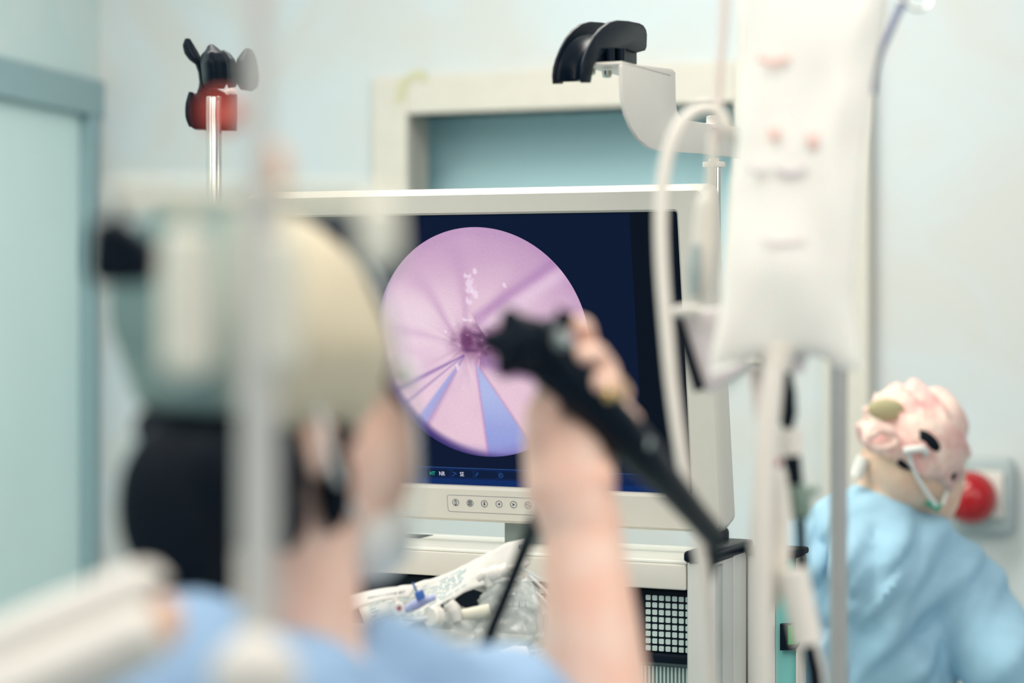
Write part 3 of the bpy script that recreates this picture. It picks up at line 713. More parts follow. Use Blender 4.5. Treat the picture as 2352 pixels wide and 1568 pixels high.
for i, pts in enumerate(([(1150, 1298), (1190, 1302), (1235, 1325), (1280, 1350), (1330, 1400)], [(1120, 1340), (1170, 1330), (1220, 1352), (1265, 1395), (1320, 1450)], [(1130, 1345), (1185, 1345), (1225, 1375), (1275, 1425), (1320, 1490)], [(1215, 1320), (1240, 1345), (1268, 1375), (1310, 1420)])):
    one('clear_tube', MB().tube([K(x, y, -.03+.006*i) for x, y in pts]+[K(1350+10*i, 1556, -.02)], .0018, n=7), 'clear_tube', ['uppermost clear tube arching from white connector towards forearm', 'second clear tube arching down behind forearm', 'lowest clear tube arching down to tray behind forearm', 'short clear tube beside forearm under the cart rail'][i], 'tube')
# stopcock with red dot and blue needle clip
sc_ = thing('stopcock', 'white stopcock tap with red dot centre and lilac body', 'medical fitting', K(917, 1396, -.06))
obj('tap', MB().lathe(K(917, 1396, -.075), (0, -1, 0), [(0, .0062), (.004, .0066), (.007, .006)], 20), 'enamel_white', sc_)
obj('red_dot', MB().lathe(K(917, 1396, -.082), (0, -1, 0), [(0, .0024), (.0006, .0024)], 16), 'red_gloss', sc_)
obj('handle', MB().tube([K(915, 1392, -.075), K(906, 1374, -.075)], [.0035, .0022], smooth=False), 'enamel_white', sc_)
obj('body', MB().tube([K(930, 1400, -.06), K(955, 1388, -.06), K(975, 1380, -.06), K(1000, 1370, -.06)], [.003, .0055, .004, .003], n=12), 'lilac_plastic', sc_)
nc = thing('needle_clip', 'small blue clip with thin upright blue stem', 'medical fitting', K(966, 1378, -.06))
obj('stem', MB().tube([K(948, 1338, -.07), K(963, 1372, -.07)], .0012, n=8), 'blue_plastic', nc)
obj('clip_body', MB().box(K(958, 1382, -.075), Vector((.0085, 0, .004)), (0, .008, 0), (-.003, 0, .0085), .001), 'blue_plastic', nc)
ld = thing('luer_cap', 'round white luer cap on clear stem beside stopcock', 'medical fitting', K(1005, 1420, -.06))
obj('cap', MB().lathe(K(1010, 1416, -.06), (-.6, -.6, .1), [(0, .008), (.003, .011), (.012, .011), (.014, .009)], 24), 'enamel_white', ld)
obj('stem', MB().tube([K(925, 1418, -.06), K(960, 1420, -.065), K(1000, 1416, -.065)], [.0022, .003, .0035], n=10), 'clear_tube', ld)
cn = thing('white_connector', 'white tube connector lying over top end of sterile package', 'medical fitting', K(1140, 1320, -.05))
obj('barrel', MB().lathe(K(1120, 1322, -.05), (1, 0, .35), [(0, .005), (.004, .008), (.012, .008), (.013, .0065), (.022, .0065), (.023, .004), (.03, .003)], 20), 'enamel_white', cn)
obj('wing', MB().tube([K(1095, 1330, -.05), K(1115, 1318, -.05), K(1125, 1345, -.05)], [.004, .006, .004], n=10), 'enamel_white', cn)
dc = thing('drip_chamber', 'clear drip chamber lying beneath the sterile package', 'medical fitting', K(1035, 1390, -.04))
obj('barrel', MB().tube([K(1030, 1385, -.05), K(1042, 1400, -.05), K(1050, 1425, -.05)], [.006, .0075, .005], n=14), 'enamel_white', dc)
obj('yellow_filter', MB().tube([K(1062, 1412, -.04), K(1125, 1400, -.04)], [.006, .0065], n=14), 'stand_cream', dc)
wc = thing('white_cup', 'white plastic cup lying at tray edge in front of bags', 'cup', K(1172, 1510, -.08))
obj('cup_body', MB().lathe(K(1150, 1520, -.085), (1, .1, .3), [(0, .010), (.004, .0125), (.018, .0125), (.030, .008), (.031, .002)], 24), 'enamel_white', wc)
for i, (x, y, x2, y2) in enumerate(((1200, 1497, 1240, 1488), (1212, 1510, 1252, 1502))):
    n_ = thing('green_tipped_needle', ['green tipped thin tube above its twin beside white cup', 'green tipped thin tube lowest on tray beside white cup'][i], 'medical fitting', K(x, y, -.08))
    obj('tip', MB().tube([K(x, y, -.08), K(x+9, y-2, -.08)], .0022, n=8), 'green_plastic', n_); obj('tube', MB().tube([K(x+9, y-2, -.08), K(x2+30, y2, -.07)], .0012, n=8), 'clear_tube', n_)

# ------------------------------------------------------------------ person at the back
def N(x, y, dd=0): return P(x, y, 3.5+dd)
nur = thing('person', 'person in blue scrubs and pink cap seen from behind by red button', 'person', (N(2040, 1200).x, 3.5, 0))
def caps(mb, a, b, ra, rb, n=16):
    mb.ball(a, ra, n); mb.ball(b, rb, n); mb.cone(a, b, ra, rb, n); return mb
hx, hy, hz = N(2090, 1035)
mb = MB(); hc = Vector((hx, hy-.02, hz))
mb.ball(hc, .078, 24, (1, 1.2, 1.2)); mb.ball(hc+Vector((.03, .03, -.06)), .055, 20, (1, 1.1, 1.2))
caps(mb, N(2065, 1075), N(2035, 1165), .052, .058)
caps(mb, N(1850, 1310), N(2160, 1340), .06, .06); caps(mb, N(2190, 1345), N(2285, 1560, -.06), .05, .042); caps(mb, N(2285, 1560, -.06), N(2400, 1640, .2), .04, .03)
caps(mb, N(1830, 1290), N(1770, 1560), .05, .042); caps(mb, N(1770, 1560), N(1880, 1700, .22), .04, .03)
caps(mb, N(1990, 1270), N(1990, 1700, .06), .09, .11)
for s in (-1, 1):
    hp_ = N(2020+s*110, 1760); ft = Vector((hp_.x, hp_.y, .09)); caps(mb, hp_, Vector((hp_.x, hp_.y-.01, .5)), .085, .06); caps(mb, Vector((hp_.x, hp_.y-.01, .5)), ft, .055, .04); caps(mb, ft-ZZ*.05, ft+Vector((0, .16, -.055)), .04, .034)
    hnd = N((2400 if s > 0 else 1880), (1640 if s > 0 else 1700), .2)
    mb.ball(hnd+Vector((0, .06, 0)), .04, 14, (1, 1.3, .5))
    for f in range(5): caps(mb, hnd+Vector(((-.03+.015*f), .09, 0)), hnd+Vector(((-.034+.017*f), .15-.01*abs(f-2), -.02)), .009, .007, 8)
mb.ball(hc+Vector((-.078, .02, -.03)), .02, 12, (.4, 1, 1.4)); mb.ball(hc+Vector((.082, .02, -.04)), .02, 12, (.4, 1, 1.4)); mb.ball(hc+Vector((.035, .10, -.05)), .016, 12)
body = obj('body', organic(mb, .008, 5), 'skin_pale', nur)
def folds(mesh_fn_amp, fr, seed):
    def f(co):
        n1 = noise.noise(Vector((co.x*fr, co.y*fr, co.z*fr*.7+seed)))
        return co+Vector((n1, n1*.6, 0))*mesh_fn_amp
    return f
mb = MB()
caps(mb, N(1850, 1292), N(2160, 1330), .078, .078); caps(mb, N(1930, 1250), N(2090, 1280), .085, .08); caps(mb, N(1990, 1230), N(2000, 1330), .085, .12)
caps(mb, N(1990, 1340, .02), N(1980, 1760, .08), .12, .15); caps(mb, N(1890, 1350, .02), N(1890, 1740, .08), .105, .12)
caps(mb, N(2195, 1345), N(2285, 1530, -.05), .070, .066); caps(mb, N(1835, 1290), N(1780, 1470, 0), .07, .066)
for s in (-1, 1):
    hp_ = N(2020+s*105, 1790); caps(mb, hp_, Vector((hp_.x, hp_.y, .12)), .11, .08)
def cloth(co):
    x, y, z = co; a = noise.noise(Vector((x*11+z*5, y*5, z*5)))*.045+noise.noise(Vector((x*24-z*16, y*10, z*10)))*.020
    return co+Vector((a*.4, -abs(a)*1.2, 0))
obj('scrubs', organic(mb, .010, 4, cloth), 'scrubs_blue', body)
# cap with gathered folds, tie knot, hair and mask straps
mb = MB(); mb.ball(hc+Vector((0, 0, .012)), .088, 40, (1.0, 1.22, 1.12))
for v in mb.bm.verts:
    if v.co.z < hc.z-.03+(-.55)*(v.co.x-hc.x): v.co.z = max(v.co.z, hc.z-.03-.55*(v.co.x-hc.x)); 
    v.co += (v.co-hc)*.06*math.sin((v.co.x*1.4+v.co.z)*130)
obj('cap', mb, 'cap_pink', body)
obj('cap_patch', MB().ball(N(2035, 940, -.10), .024, 18, (1.2, .35, .7)), 'patch_olive', body)
obj('hair', MB().ball(N(2132, 1012, -.122), .019, 16, (1.2, .5, .6), Matrix.Rotation(.7, 3, 'Y')), 'hair_dark', body)
obj('hair', MB().ball(N(2100, 1062, -.108), .018, 16, (1.5, .5, .7)), 'hair_dark', body)
obj('hair', MB().ball(N(2185, 1070, -.085), .012, 16, (.8, .5, 2)), 'hair_dark', body)
mb = MB()
for i in range(4): mb.tube([N(2025+34*math.cos(a), 1010+30*math.sin(a)*(.6+.15*i), -.13) for a in np.linspace(i, i+4.4, 9)], .0075-.001*i, n=8)
obj('tie_knot', mb, 'cap_pink', body)
for pts, r in (([N(2075, 1035, -.14), N(2115, 1030, -.14), N(2128, 1040, -.13)], .0055), ([N(2085, 1040, -.13), N(2110, 1100, -.115), N(2150, 1160, -.09)], .0035), ([N(2190, 1060, -.07), N(2180, 1110, -.07), N(2165, 1160, -.08)], .003), ([N(1985, 1050, -.04), N(1966, 1095, -.04)], .011)):
    obj('mask_strap', MB().tube(pts, r, n=8), 'mask_white', body)
obj('mask_edge', MB().tube([N(2130, 1150, -.07), N(2160, 1168, -.075)], .007, n=8), 'green_plastic', body)
obj('shoe', MB().ball(Vector((N(1910, HY).x, 3.56, .04)), .05, 16, (.9, 2.4, .8)), 'mask_white', body); obj('shoe', MB().ball(Vector((N(2130, HY).x, 3.56, .04)), .05, 16, (.9, 2.4, .8)), 'mask_white', body)

# ------------------------------------------------------------------ IV stand with bags (front right)
def I(x, y, d=1.66): return P(x, y, d)
ivp = P(1926, HY, 1.80)
iv = thing('iv_stand', 'slim steel drip stand rising behind the hanging white fluid bag', 'drip stand', (ivp.x, ivp.y, 0))
zi = 2.13
obj('pole', MB().lathe((ivp.x, ivp.y, .06), ZZ, [(0, .0075), (zi-.06, .0075)], 20), 'pole_steel', iv)
for k in range(5):
    a = k*2*math.pi/5+.3; v = Vector((math.cos(a), math.sin(a), 0)); b = Vector((ivp.x, ivp.y, .10))
    o = obj('leg', MB().tube([b, b+v*.28-ZZ*.05], [.014, .010], smooth=False), 'pole_steel', iv); obj('caster', MB().ball(b+v*.28-ZZ*.072, .028, 14), 'rubber_black', o)
top = Vector((ivp.x, ivp.y, zi-.01))
hk1 = P(1850, -420, 1.62); hk2 = P(2085, -60, 1.70); 
for e in (P(1848, -330, 1.60), P(2090, -160, 1.72), P(1690, -300, 1.66)):
    e2 = Vector((e.x, e.y, zi-.03))
    obj('hook', MB().tube([top, top.lerp(e2, .6)+ZZ*.012, e2+ZZ*.01, e2+Vector((0, 0, -.012)), e2+Vector((-.004, -.008, -.02)), e2+Vector((-.004, -.016, -.008))], .003, n=8), 'chrome', iv)
# wire hook + ring seen at the top right
wh = thing('wire_hook', 'curved dark wire hook with small ring at top beside white bag', 'hook', P(2070, 20, 1.72))
obj('wire', MB().tube([P(2003, 215, 1.68), P(2006, 170, 1.68), P(2018, 125, 1.68), P(2038, 80, 1.69), P(2058, 35, 1.7), P(2072, 5, 1.71), P(2082, -60, 1.72), P(2090, -155, 1.72)], .0034, n=8), 'wire_dark', wh)
c = P(2106, -8, 1.72); obj('ring', MB().tube([c+Vector((.0105*math.cos(t), .003*math.sin(t), .0105*math.sin(t))) for t in np.linspace(0, 6.283, 21)], .0018, n=8), 'chrome', wh)
obj('joint', MB().ball(P(2068, 6, 1.71), .0042, 12), 'chrome', wh)
# large white fluid bag
def outline_bag(name, out, d, thick, m, parent, nx=22, ny=34, seed=0, wob=.003):
    """out: rows (y, xleft, xright); puffed sheet, front and back"""
    ys = [r[0] for r in out]
    def at(y):
        for a, b in zip(out, out[1:]):
            if a[0] <= y <= b[0]:
                t = (y-a[0])/(b[0]-a[0]); return a[1]*(1-t)+b[1]*t, a[2]*(1-t)+b[2]*t, a[3]*(1-t)+b[3]*t
        return out[-1][1:]
    def side(sg):
        def f(u, v):
            y = ys[0]+(ys[-1]-ys[0])*u; xl, xr, sag = at(y); x = xl+(xr-xl)*v
            yy = y-sag*math.sin(math.pi*v)
            puff = thick*(math.sin(math.pi*v)**.6)*(min(1, 6*u)*min(1, 5*(1-u)))**.5
            p = P(x, yy, d); p.y += sg*puff+wob*noise.noise(Vector((u*7+seed, v*4, sg))); return p
        return f
    mb_ = MB().grid(side(-1), ny, nx).grid(side(1), ny, nx)
    bmesh.ops.remove_doubles(mb_.bm, verts=mb_.bm.verts[:], dist=.0008)
    return obj(name, mb_, m, parent, sub=1)
ib = thing('fluid_bag', 'large opaque white fluid bag with faint red print hanging from stand', 'fluid bag', P(1830, -60, 1.6))
rows = [(-330, 1790, 1960, 0), (-250, 1740, 2010, 0), (-100, 1708, 2040, 0), (40, 1703, 2034, 0), (140, 1704, 2014, 0), (200, 1702, 2004, 0), (300, 1692, 1996, 0), (420, 1678, 1984, 0), (560, 1664, 1972, 0), (700, 1650, 1962, 4), (780, 1636, 1968, 12), (820, 1625, 1976, 24), (858, 1618, 1986, 44), (866, 1625, 1984, 50)]
bagb = outline_bag('bag_body', rows, 1.6, .022, 'bag_white', ib)
obj('hanging_tab', MB().box(P(1835, -335, 1.602), (.03, 0, 0), (0, .003, 0), (0, 0, .045), .001), 'bag_white', ib)
def bprint(nm, x0, x1, y0, y1, m, off=-.0235):
    mb_ = MB(); mb_.grid(lambda u, v: P(x0+(x1-x0)*u, y0+(y1-y0)*v+10*math.sin(u*3), 1.6+off-.0012), 8, 3); return obj(nm, mb_, m, bagb, solid=.0004)
bprint('print_line', 1738, 1812, 124, 140, 'bag_print_red', -.021); bprint('print_block', 1765, 1790, 285, 315, 'bag_print_red', -.022); bprint('print_block', 1856, 1880, 300, 335, 'bag_print_red', -.023)
bprint('print_block', 1778, 1850, 376, 394, 'bag_print_lilac', -.023); bprint('print_block', 1718, 1760, 376, 392, 'bag_print_lilac', -.020)
bprint('print_line', 1745, 1850, 545, 553, 'bag_print_lilac', -.023)
obj('outlet_port', MB().tube([P(1788, 800, 1.6), P(1782, 850, 1.6)], [.013, .010], smooth=False, n=14), 'tube_white', ib)
obj('injection_port', MB().tube([P(1836, 800, 1.61), P(1828, 856, 1.61)], [.007, .006], smooth=False, n=14), 'bag_print_lilac', ib)
# small pouch with dark edge behind it
pc_ = thing('small_pouch', 'small pinkish white pouch with black edge strip hanging behind white bag', 'fluid bag', P(1640, 800, 1.7))
obj('pouch_body', MB().prism([P(x, y, 1.69) for x, y in ((1566, 728), (1600, 712), (1700, 700), (1730, 800), (1712, 850), (1670, 880), (1630, 902), (1614, 898))], Vector((0, .012, 0)), .004, 2), 'bag_print_lilac', pc_)
obj('edge_strip', MB().prism([P(x, y, 1.685) for x, y in ((1544, 732), (1568, 728), (1620, 892), (1596, 902))], Vector((0, .01, 0)), .002), 'rubber_black', pc_)
obj('clip', MB().tube([P(1546, 716, 1.68), P(1565, 714, 1.68), P(1610, 718, 1.68)], [.003, .005, .006], n=12), 'enamel_white', pc_)
obj('hanging_strap', MB().box(P(1690, 715, 1.70), (.006, 0, 0), (0, .002, 0), P(1700, -300, 1.70)-P(1690, 715, 1.70)), 'bag_white', pc_)
# drip chamber with bluish shade
dcc = thing('drip_chamber', 'long white drip chamber with blue grey side hanging left of white bag', 'medical fitting', P(1622, 560, 1.66))
obj('barrel', MB().tube([P(1640, 300, 1.66), P(1632, 430, 1.66), P(1622, 470, 1.66), P(1618, 560, 1.66), P(1612, 640, 1.66), P(1608, 700, 1.66)], [.004, .004, .008, .010, .009, .004], n=16), 'tube_white', dcc)
obj('blue_roller', MB().tube([P(1600, 560, 1.652), P(1596, 620, 1.652), P(1594, 680, 1.652)], [.003, .006, .004], n=12), 'plate_grey', dcc)
# tubes
def itube(pts, r, m, label, d=1.62, name='infusion_tube', n=10): return one(name, MB().tube([P(*p, d) if len(p) == 2 else P(*p) for p in pts], r, n=n), m, label, 'tube')
itube([(1700, 330, 1.64), (1672, 300), (1655, 262), (1625, 248), (1585, 262), (1550, 310), (1528, 380), (1518, 480), (1520, 600), (1530, 740), (1543, 880), (1562, 1020), (1583, 1140), (1604, 1240), (1617, 1330), (1625, 1450), (1632, 1600), (1640, 2000)], .0052, 'tube_white', 'thick white infusion tube looping over bracket and down across monitor edge')
itube([(1668, -330), (1664, 0), (1655, 140), (1648, 250), (1645, 330)], .0030, 'tube_pink', 'thin pinkish tube hanging straight down above drip chamber', d=1.64)
itube([(1780, 840), (1768, 940), (1757, 1060), (1750, 1200), (1748, 1400), (1752, 1620), (1756, 2000)], [.0075, .0085, .0085, .0085, .0080, .0075, .0075], 'tube_white', 'widest milky white tube running down from bag outlet', d=1.58)
itube([(1786, 1080), (1792, 1180), (1786, 1280), (1778, 1350), (1770, 1400)], [.0060, .0085, .0095, .0080, .004], 'tube_white', 'milky white tube starting under red tip beside widest tube', d=1.60)
itube([(1735, 840), (1742, 900), (1748, 960)], .0050, 'tube_pink', 'short pinkish tube stub at bag bottom edge', d=1.62)
rc = thing('red_tip', None, None, P(1784, 1060, 1.6)) if False else one('red_cap', MB().ball(P(1784, 1062, 1.6), .0042, 12), 'red_gloss', 'tiny red cap on top of white tube below connector', 'cap')
bk = thing('black_line', 'black cable with white sleeve and green grey clamp hanging below bag', 'cable', P(1835, 1200, 1.62))
obj('upper_weight', MB().tube([P(1808, 850, 1.62), P(1802, 900, 1.62), P(1806, 950, 1.62), P(1812, 985, 1.62)], [.003, .0085, .008, .003], n=14), 'rubber_black', bk)
obj('dark_tie', MB().tube([P(1748, 818, 1.63), P(1752, 842, 1.63)], [.004, .0015], n=8), 'rubber_black', bk)
obj('white_sleeve', MB().tube([P(1812, 985, 1.61), P(1816, 1044, 1.61)], [.0095, .0095], smooth=False, n=16), 'tube_white', bk)
obj('cable', MB().tube([P(1812, 985, 1.62), P(1820, 1060, 1.62), P(1828, 1130, 1.62), P(1838, 1200, 1.62), P(1842, 1300, 1.62), P(1850, 1400, 1.62), P(1862, 1500, 1.62), P(1876, 1600, 1.62), P(1890, 2000, 1.62)], [.006, .0065, .006, .0042, .0042, .005, .0055, .006, .006], n=12), 'rubber_black', bk)
ck = obj('clamp', MB().tube([P(1830, 1115, 1.61), P(1838, 1150, 1.61), P(1842, 1185, 1.61)], [.007, .0085, .007], n=10), 'clamp_green', bk)
obj('lever', MB().tube([P(1845, 1145, 1.61), P(1862, 1132, 1.61), P(1880, 1122, 1.61)], [.005, .003, .003], n=8), 'clamp_green', ck)
obj('lever', MB().tube([P(1845, 1180, 1.61), P(1862, 1184, 1.61)], .003, n=8), 'clamp_green', ck)
rl = thing('cream_roll', 'cream padded cylinder slanting on black cable near teal cart panel', 'sleeve', P(1835, 1480, 1.58))
obj('roll', MB().tube([P(1822, 1308, 1.58), P(1856, 1476, 1.58)], [.0105, .0110], smooth=False, n=24), 'mosaic_beige' if False else 'tube_white', rl)
itube([(1868, 1470), (1882, 1520), (1888, 1600), (1888, 2000)], .0035, 'tube_white', 'thin cream tube curving out below cream padded cylinder', d=1.62)

# ------------------------------------------------------------------ doctor
def Q(x, y, d): return P(x, y, d)
doc = thing('person', 'doctor in blue scrubs and patterned cap holding up a black endoscope', 'person', (P(720, HY, 1.22).x, 1.22, 0))
hc2 = P(612, 880, 1.23)
fd = Vector((math.sin(math.radians(52)), math.cos(math.radians(52)), 0)); fs_ = Vector((fd.y, -fd.x, 0))
RH = Matrix((fs_, fd, ZZ)).transposed()
mb = MB()
mb.ball(hc2+ZZ*.01, .063, 28, (.92, 1.05, 1.05), RH)
mb.ball(hc2+fd*.028-ZZ*.035, .052, 24, (.95, 1.0, 1.25), RH); mb.ball(P(845, 1050, 1.25), .027, 20, (1, 1, 1.5)); mb.ball(P(790, 1180, 1.25), .030, 18)
mb.ball(hc2+fd*.085-ZZ*.03, .012, 12, (.8, 1, 1.4), RH)
for s in (-1, 1): mb.ball(hc2+fs_*.060*s-ZZ*.03-fd*.005, .016, 14, (.35, .7, 1.2), RH)
nb = P(700, 1640, 1.22)
caps(mb, hc2-ZZ*.06+Vector((.012, 0, 0)), nb, .037, .036)
shR = P(1120, 1700, 1.29); shL = P(250, 1640, 1.12); elb = P(1400, 2080, 1.36); wri = P(1338, 1215, 1.42)
caps(mb, nb, shR-ZZ*.02, .03, .036); caps(mb, nb, shL-ZZ*.02, .05, .05)
caps(mb, nb-ZZ*.16, nb-ZZ*.45, .10, .12)
caps(mb, shR, elb, .045, .038); mf = elb.lerp(wri, .38); caps(mb, elb, mf, .036, .0395); caps(mb, mf, elb.lerp(wri, .7), .0395, .033); caps(mb, elb.lerp(wri, .7), wri, .033, .0255)
caps(mb, shL, shL+Vector((-.02, .05, -.28)), .045, .036); lh = shL+Vector((.1, .25, -.30)); caps(mb, shL+Vector((-.02, .05, -.28)), lh, .034, .024)
mb.ball(lh+Vector((.01, .05, 0)), .036, 14, (1, 1.3, .5))
for f in range(5): caps(mb, lh+Vector((-.02+.015*f, .08, 0)), lh+Vector((-.024+.017*f, .15-.01*abs(f-2), -.015)), .009, .007, 8)
for s in (-1, 1):
    hp_ = nb+Vector((.09*s, .02, -.58)); kn = Vector((hp_.x, hp_.y, .48)); caps(mb, hp_, kn, .085, .058); ft = Vector((hp_.x, hp_.y, .09)); caps(mb, kn, ft, .055, .04); caps(mb, ft-ZZ*.045, ft+Vector((0, .16, -.052)), .04, .033)
# hand: palm, thumb, four fingers closing round the grip
caps(mb, wri, P(1305, 1110, 1.425), .0265, .029); caps(mb, P(1305, 1110, 1.425), P(1290, 1010, 1.43), .029, .026)
caps(mb, P(1290, 1010, 1.435), P(1325, 935, 1.465), .022, .015); caps(mb, P(1330, 1080, 1.44), P(1385, 990, 1.47), .022, .015); caps(mb, P(1335, 1130, 1.42), P(1372, 1098, 1.415), .022, .0125)
caps(mb, P(1325, 935, 1.465), P(1385, 990, 1.47), .015, .015)
caps(mb, P(1252, 1040, 1.42), P(1240, 960, 1.41), .0135, .0115, 10); caps(mb, P(1240, 960, 1.41), P(1262, 905, 1.405), .0115, .010, 10); caps(mb, P(1262, 905, 1.405), P(1285, 850, 1.425), .0098, .0085, 10)
fing = [((1318, 900, 1.46), (1352, 810, 1.46), (1340, 752, 1.44), (1318, 745, 1.415), .0075), ((1345, 925, 1.465), (1395, 850, 1.46), (1368, 812, 1.42), (1335, 815, 1.395), .0080),
        ((1370, 955, 1.465), (1425, 900, 1.46), (1402, 880, 1.42), (1368, 880, 1.40), .0078), ((1395, 985, 1.47), (1450, 965, 1.465), (1428, 948, 1.435), (1400, 940, 1.415), .0075)]
for a, b, c, d, r in fing:
    a, b, c, d = (P(*q) for q in (a, b, c, d)); caps(mb, a, b, r*1.15, r*1.05, 12); caps(mb, b, c, r*1.05, r, 12); caps(mb, c, d, r, r*.9, 12)
dbody = obj('body', organic(mb, .0032, 3), 'skin', doc)
# eye on the visible side
obj('eye', MB().ball(hc2+fd*.074+fs_*.028+ZZ*.004, .008, 14), 'mask_white', dbody)
# scrubs
mb = MB()
caps(mb, P(905, 1536, 1.24), P(1100, 1730, 1.29), .030, .055); caps(mb, P(985, 1710, 1.27), shR-ZZ*.012, .056, .058)
caps(mb, P(640, 1690, 1.20), P(330, 1650, 1.13), .060, .062); caps(mb, P(430, 1570, 1.15), shL, .050, .062)
caps(mb, nb-ZZ*.10, nb-ZZ*.45, .125, .15); caps(mb, nb-ZZ*.10+Vector((.08, 0, 0)), nb-ZZ*.45+Vector((.07, 0, 0)), .09, .1); caps(mb, nb-ZZ*.10-Vector((.08, 0, 0)), nb-ZZ*.45-Vector((.07, 0, 0)), .09, .1)
caps(mb, shR, shR.lerp(elb, .55), .060, .058); caps(mb, shL, shL+Vector((-.01, .03, -.16)), .058, .056)
for s in (-1, 1):
    hp_ = nb+Vector((.09*s, .02, -.55)); caps(mb, hp_, Vector((hp_.x, hp_.y, .12)), .11, .075)
def cloth2(co):
    a = noise.noise(Vector((co.x*16+co.z*6, co.y*6, co.z*8)))*.010+noise.noise(co*34)*.004
    return co+Vector((0, -a, a))
obj('scrubs', organic(mb, .006, 4, cloth2), 'scrubs_doctor', dbody)
for s in (-1, 1): obj('shoe', MB().ball(nb*1+Vector((.09*s, .09, -nb.z+.042)), .05, 16, (.9, 2.3, .8)), 'mask_white', dbody)
# cap
cc = hc2+ZZ*.028-fd*.012
mb = MB(); mb.ball(cc, .082, 48, (.90, .95, .93), RH)
for v in mb.bm.verts:
    loc = v.co-cc; lim = -.040-.022*min(1, max(0, loc.x*25))
    if loc.z < lim: v.co.z = cc.z+lim+(loc.z-lim)*.1
    v.co += loc*.04*noise.noise(v.co*28); v.co.x -= .24*max(0, loc.z+.01)-.005
m = MATS['cap_print']; nt = m.node_tree; b_ = nt.nodes['Principled BSDF']; rp_ = b_.inputs['Base Color'].links[0].from_node
sx_ = nt.nodes.new('ShaderNodeSeparateXYZ'); tc_ = nt.nodes.new('ShaderNodeTexCoord'); nt.links.new(tc_.outputs['Object'], sx_.inputs[0])
mr_ = nt.nodes.new('ShaderNodeMapRange'); ox = cc.x-LOC[doc].x; mr_.inputs[1].default_value = ox-.012; mr_.inputs[2].default_value = ox+.022; nt.links.new(sx_.outputs[0], mr_.inputs[0])
mx_ = nt.nodes.new('ShaderNodeMix'); mx_.data_type = 'RGBA'; nt.links.new(mr_.outputs[0], mx_.inputs[0])
r2_ = nt.nodes.new('ShaderNodeValToRGB'); r2_.color_ramp.elements[0].color = rgb(182, 172, 150); r2_.color_ramp.elements[1].color = rgb(216, 204, 178)
nz_ = rp_.inputs[0].links[0].from_node; nt.links.new(nz_.outputs['Fac'], r2_.inputs[0]); nt.links.new(rp_.outputs['Color'], mx_.inputs[6]); nt.links.new(r2_.outputs['Color'], mx_.inputs[7]); nt.links.new(mx_.outputs[2], b_.inputs['Base Color'])
capo_ = obj('cap', mb, 'cap_print', dbody)
mb = MB()
for p, r, sc in ((P(392, 1160, 1.17), .030, (1, .7, 1.5)), (P(490, 1075, 1.165), .020, (1, .7, 1.2)), (P(440, 1320, 1.18), .019, (1.2, .8, 1.8)), (P(560, 1120, 1.185), .026, (1.2, .7, 1.2)), (P(650, 1075, 1.17), .014, (1, .7, 1.6)), (P(655, 1190, 1.17), .013, (1, .7, 1.5)), (P(768, 1120, 1.195), .012, (.9, .7, 2.2)), (P(700, 1000, 1.19), .014, (2.2, .6, .8)), (P(480, 980, 1.19), .024, (1.8, .8, .8))):
    mb.ball(p, r, 20, sc)
obj('hair', organic(mb, .004, 3), 'hair_dark', dbody)
# mask over the lower face, with ear loop
mb = MB(); mb.ball(P(838, 1235, 1.25), .027, 28, (1.0, 1.0, .95), RH)
obj('face_mask', mb, 'mask_white', dbody)
obj('ear_loop', MB().tube([hc2+fs_*.062-fd*.01+ZZ*.01, hc2+fs_*.066-ZZ*.04, P(830, 1200, 1.225)], .0022, n=6), 'mask_white', dbody)
vz = MB(); vz.grid(lambda u, v: P(*[(835, 600), (878, 680), (915, 800), (940, 930), (955, 1060), (950, 1180), (925, 1290)][min(6, int(round(u*6)))], 1.22+.10*v)+Vector((.004*math.sin(v*3), 0, 0)), 6, 6)
obj('face_shield', vz, 'visor_clear', dbody, solid=.001, sub=1)
# gold ring on the third finger
c = P(1400, 895, 1.428); ax = (P(1402, 880, 1.42)-P(1425, 900, 1.46)).normalized(); t1 = ax.cross(ZZ).normalized(); t2 = ax.cross(t1)
one('finger_ring', MB().tube([c+(t1*math.cos(t)+t2*math.sin(t))*.0098 for t in np.linspace(0, 6.283, 25)], .0022, n=8, smooth=False).ball(P(1395, 905, 1.405), .0052, 14), 'gold', 'shiny gold ring worn on hand gripping the endoscope', 'ring')

# endoscope held in the hand
es = thing('endoscope', 'black endoscope control handle held diagonally before the screen', 'endoscope', P(1300, 880, 1.40))
E_ = lambda x, y, d: P(x, y, d)
cbp = [(1222, 770, 1.395), (1262, 818, 1.40), (1305, 868, 1.405), (1360, 925, 1.415), (1420, 985, 1.43), (1480, 1050, 1.46), (1540, 1115, 1.50), (1600, 1185, 1.55), (1640, 1232, 1.59)]
obj('grip', MB().tube([E_(*p) for p in cbp], [.0175, .0185, .0175, .0155, .0150, .0140, .0110, .0092, .0088], n=20), 'plastic_black', es)
obj('control_head', MB().prism([E_(x, y, 1.385) for x, y in ((1150, 722), (1200, 722), (1252, 735), (1300, 780), (1318, 850), (1270, 892), (1215, 868), (1150, 855), (1140, 790))], Vector((0, .03, 0)), .006, 3), 'plastic_black', es)
def star(c, ax, R, h, lobes, ph):
    ax = Vector(ax).normalized(); a = ax.cross(ZZ).normalized(); b = ax.cross(a); n = 60
    pts = [c+(a*math.cos(2*math.pi*k/n)+b*math.sin(2*math.pi*k/n))*R*(1+.20*math.cos(lobes*2*math.pi*k/n+ph)) for k in range(n)]
    return MB().prism(pts, ax*h, .0015, 2)
obj('angulation_dial', star(E_(1188, 790, 1.384), (-.1, -1, .1), .0195, .009, 5, .4), 'plastic_black', es)
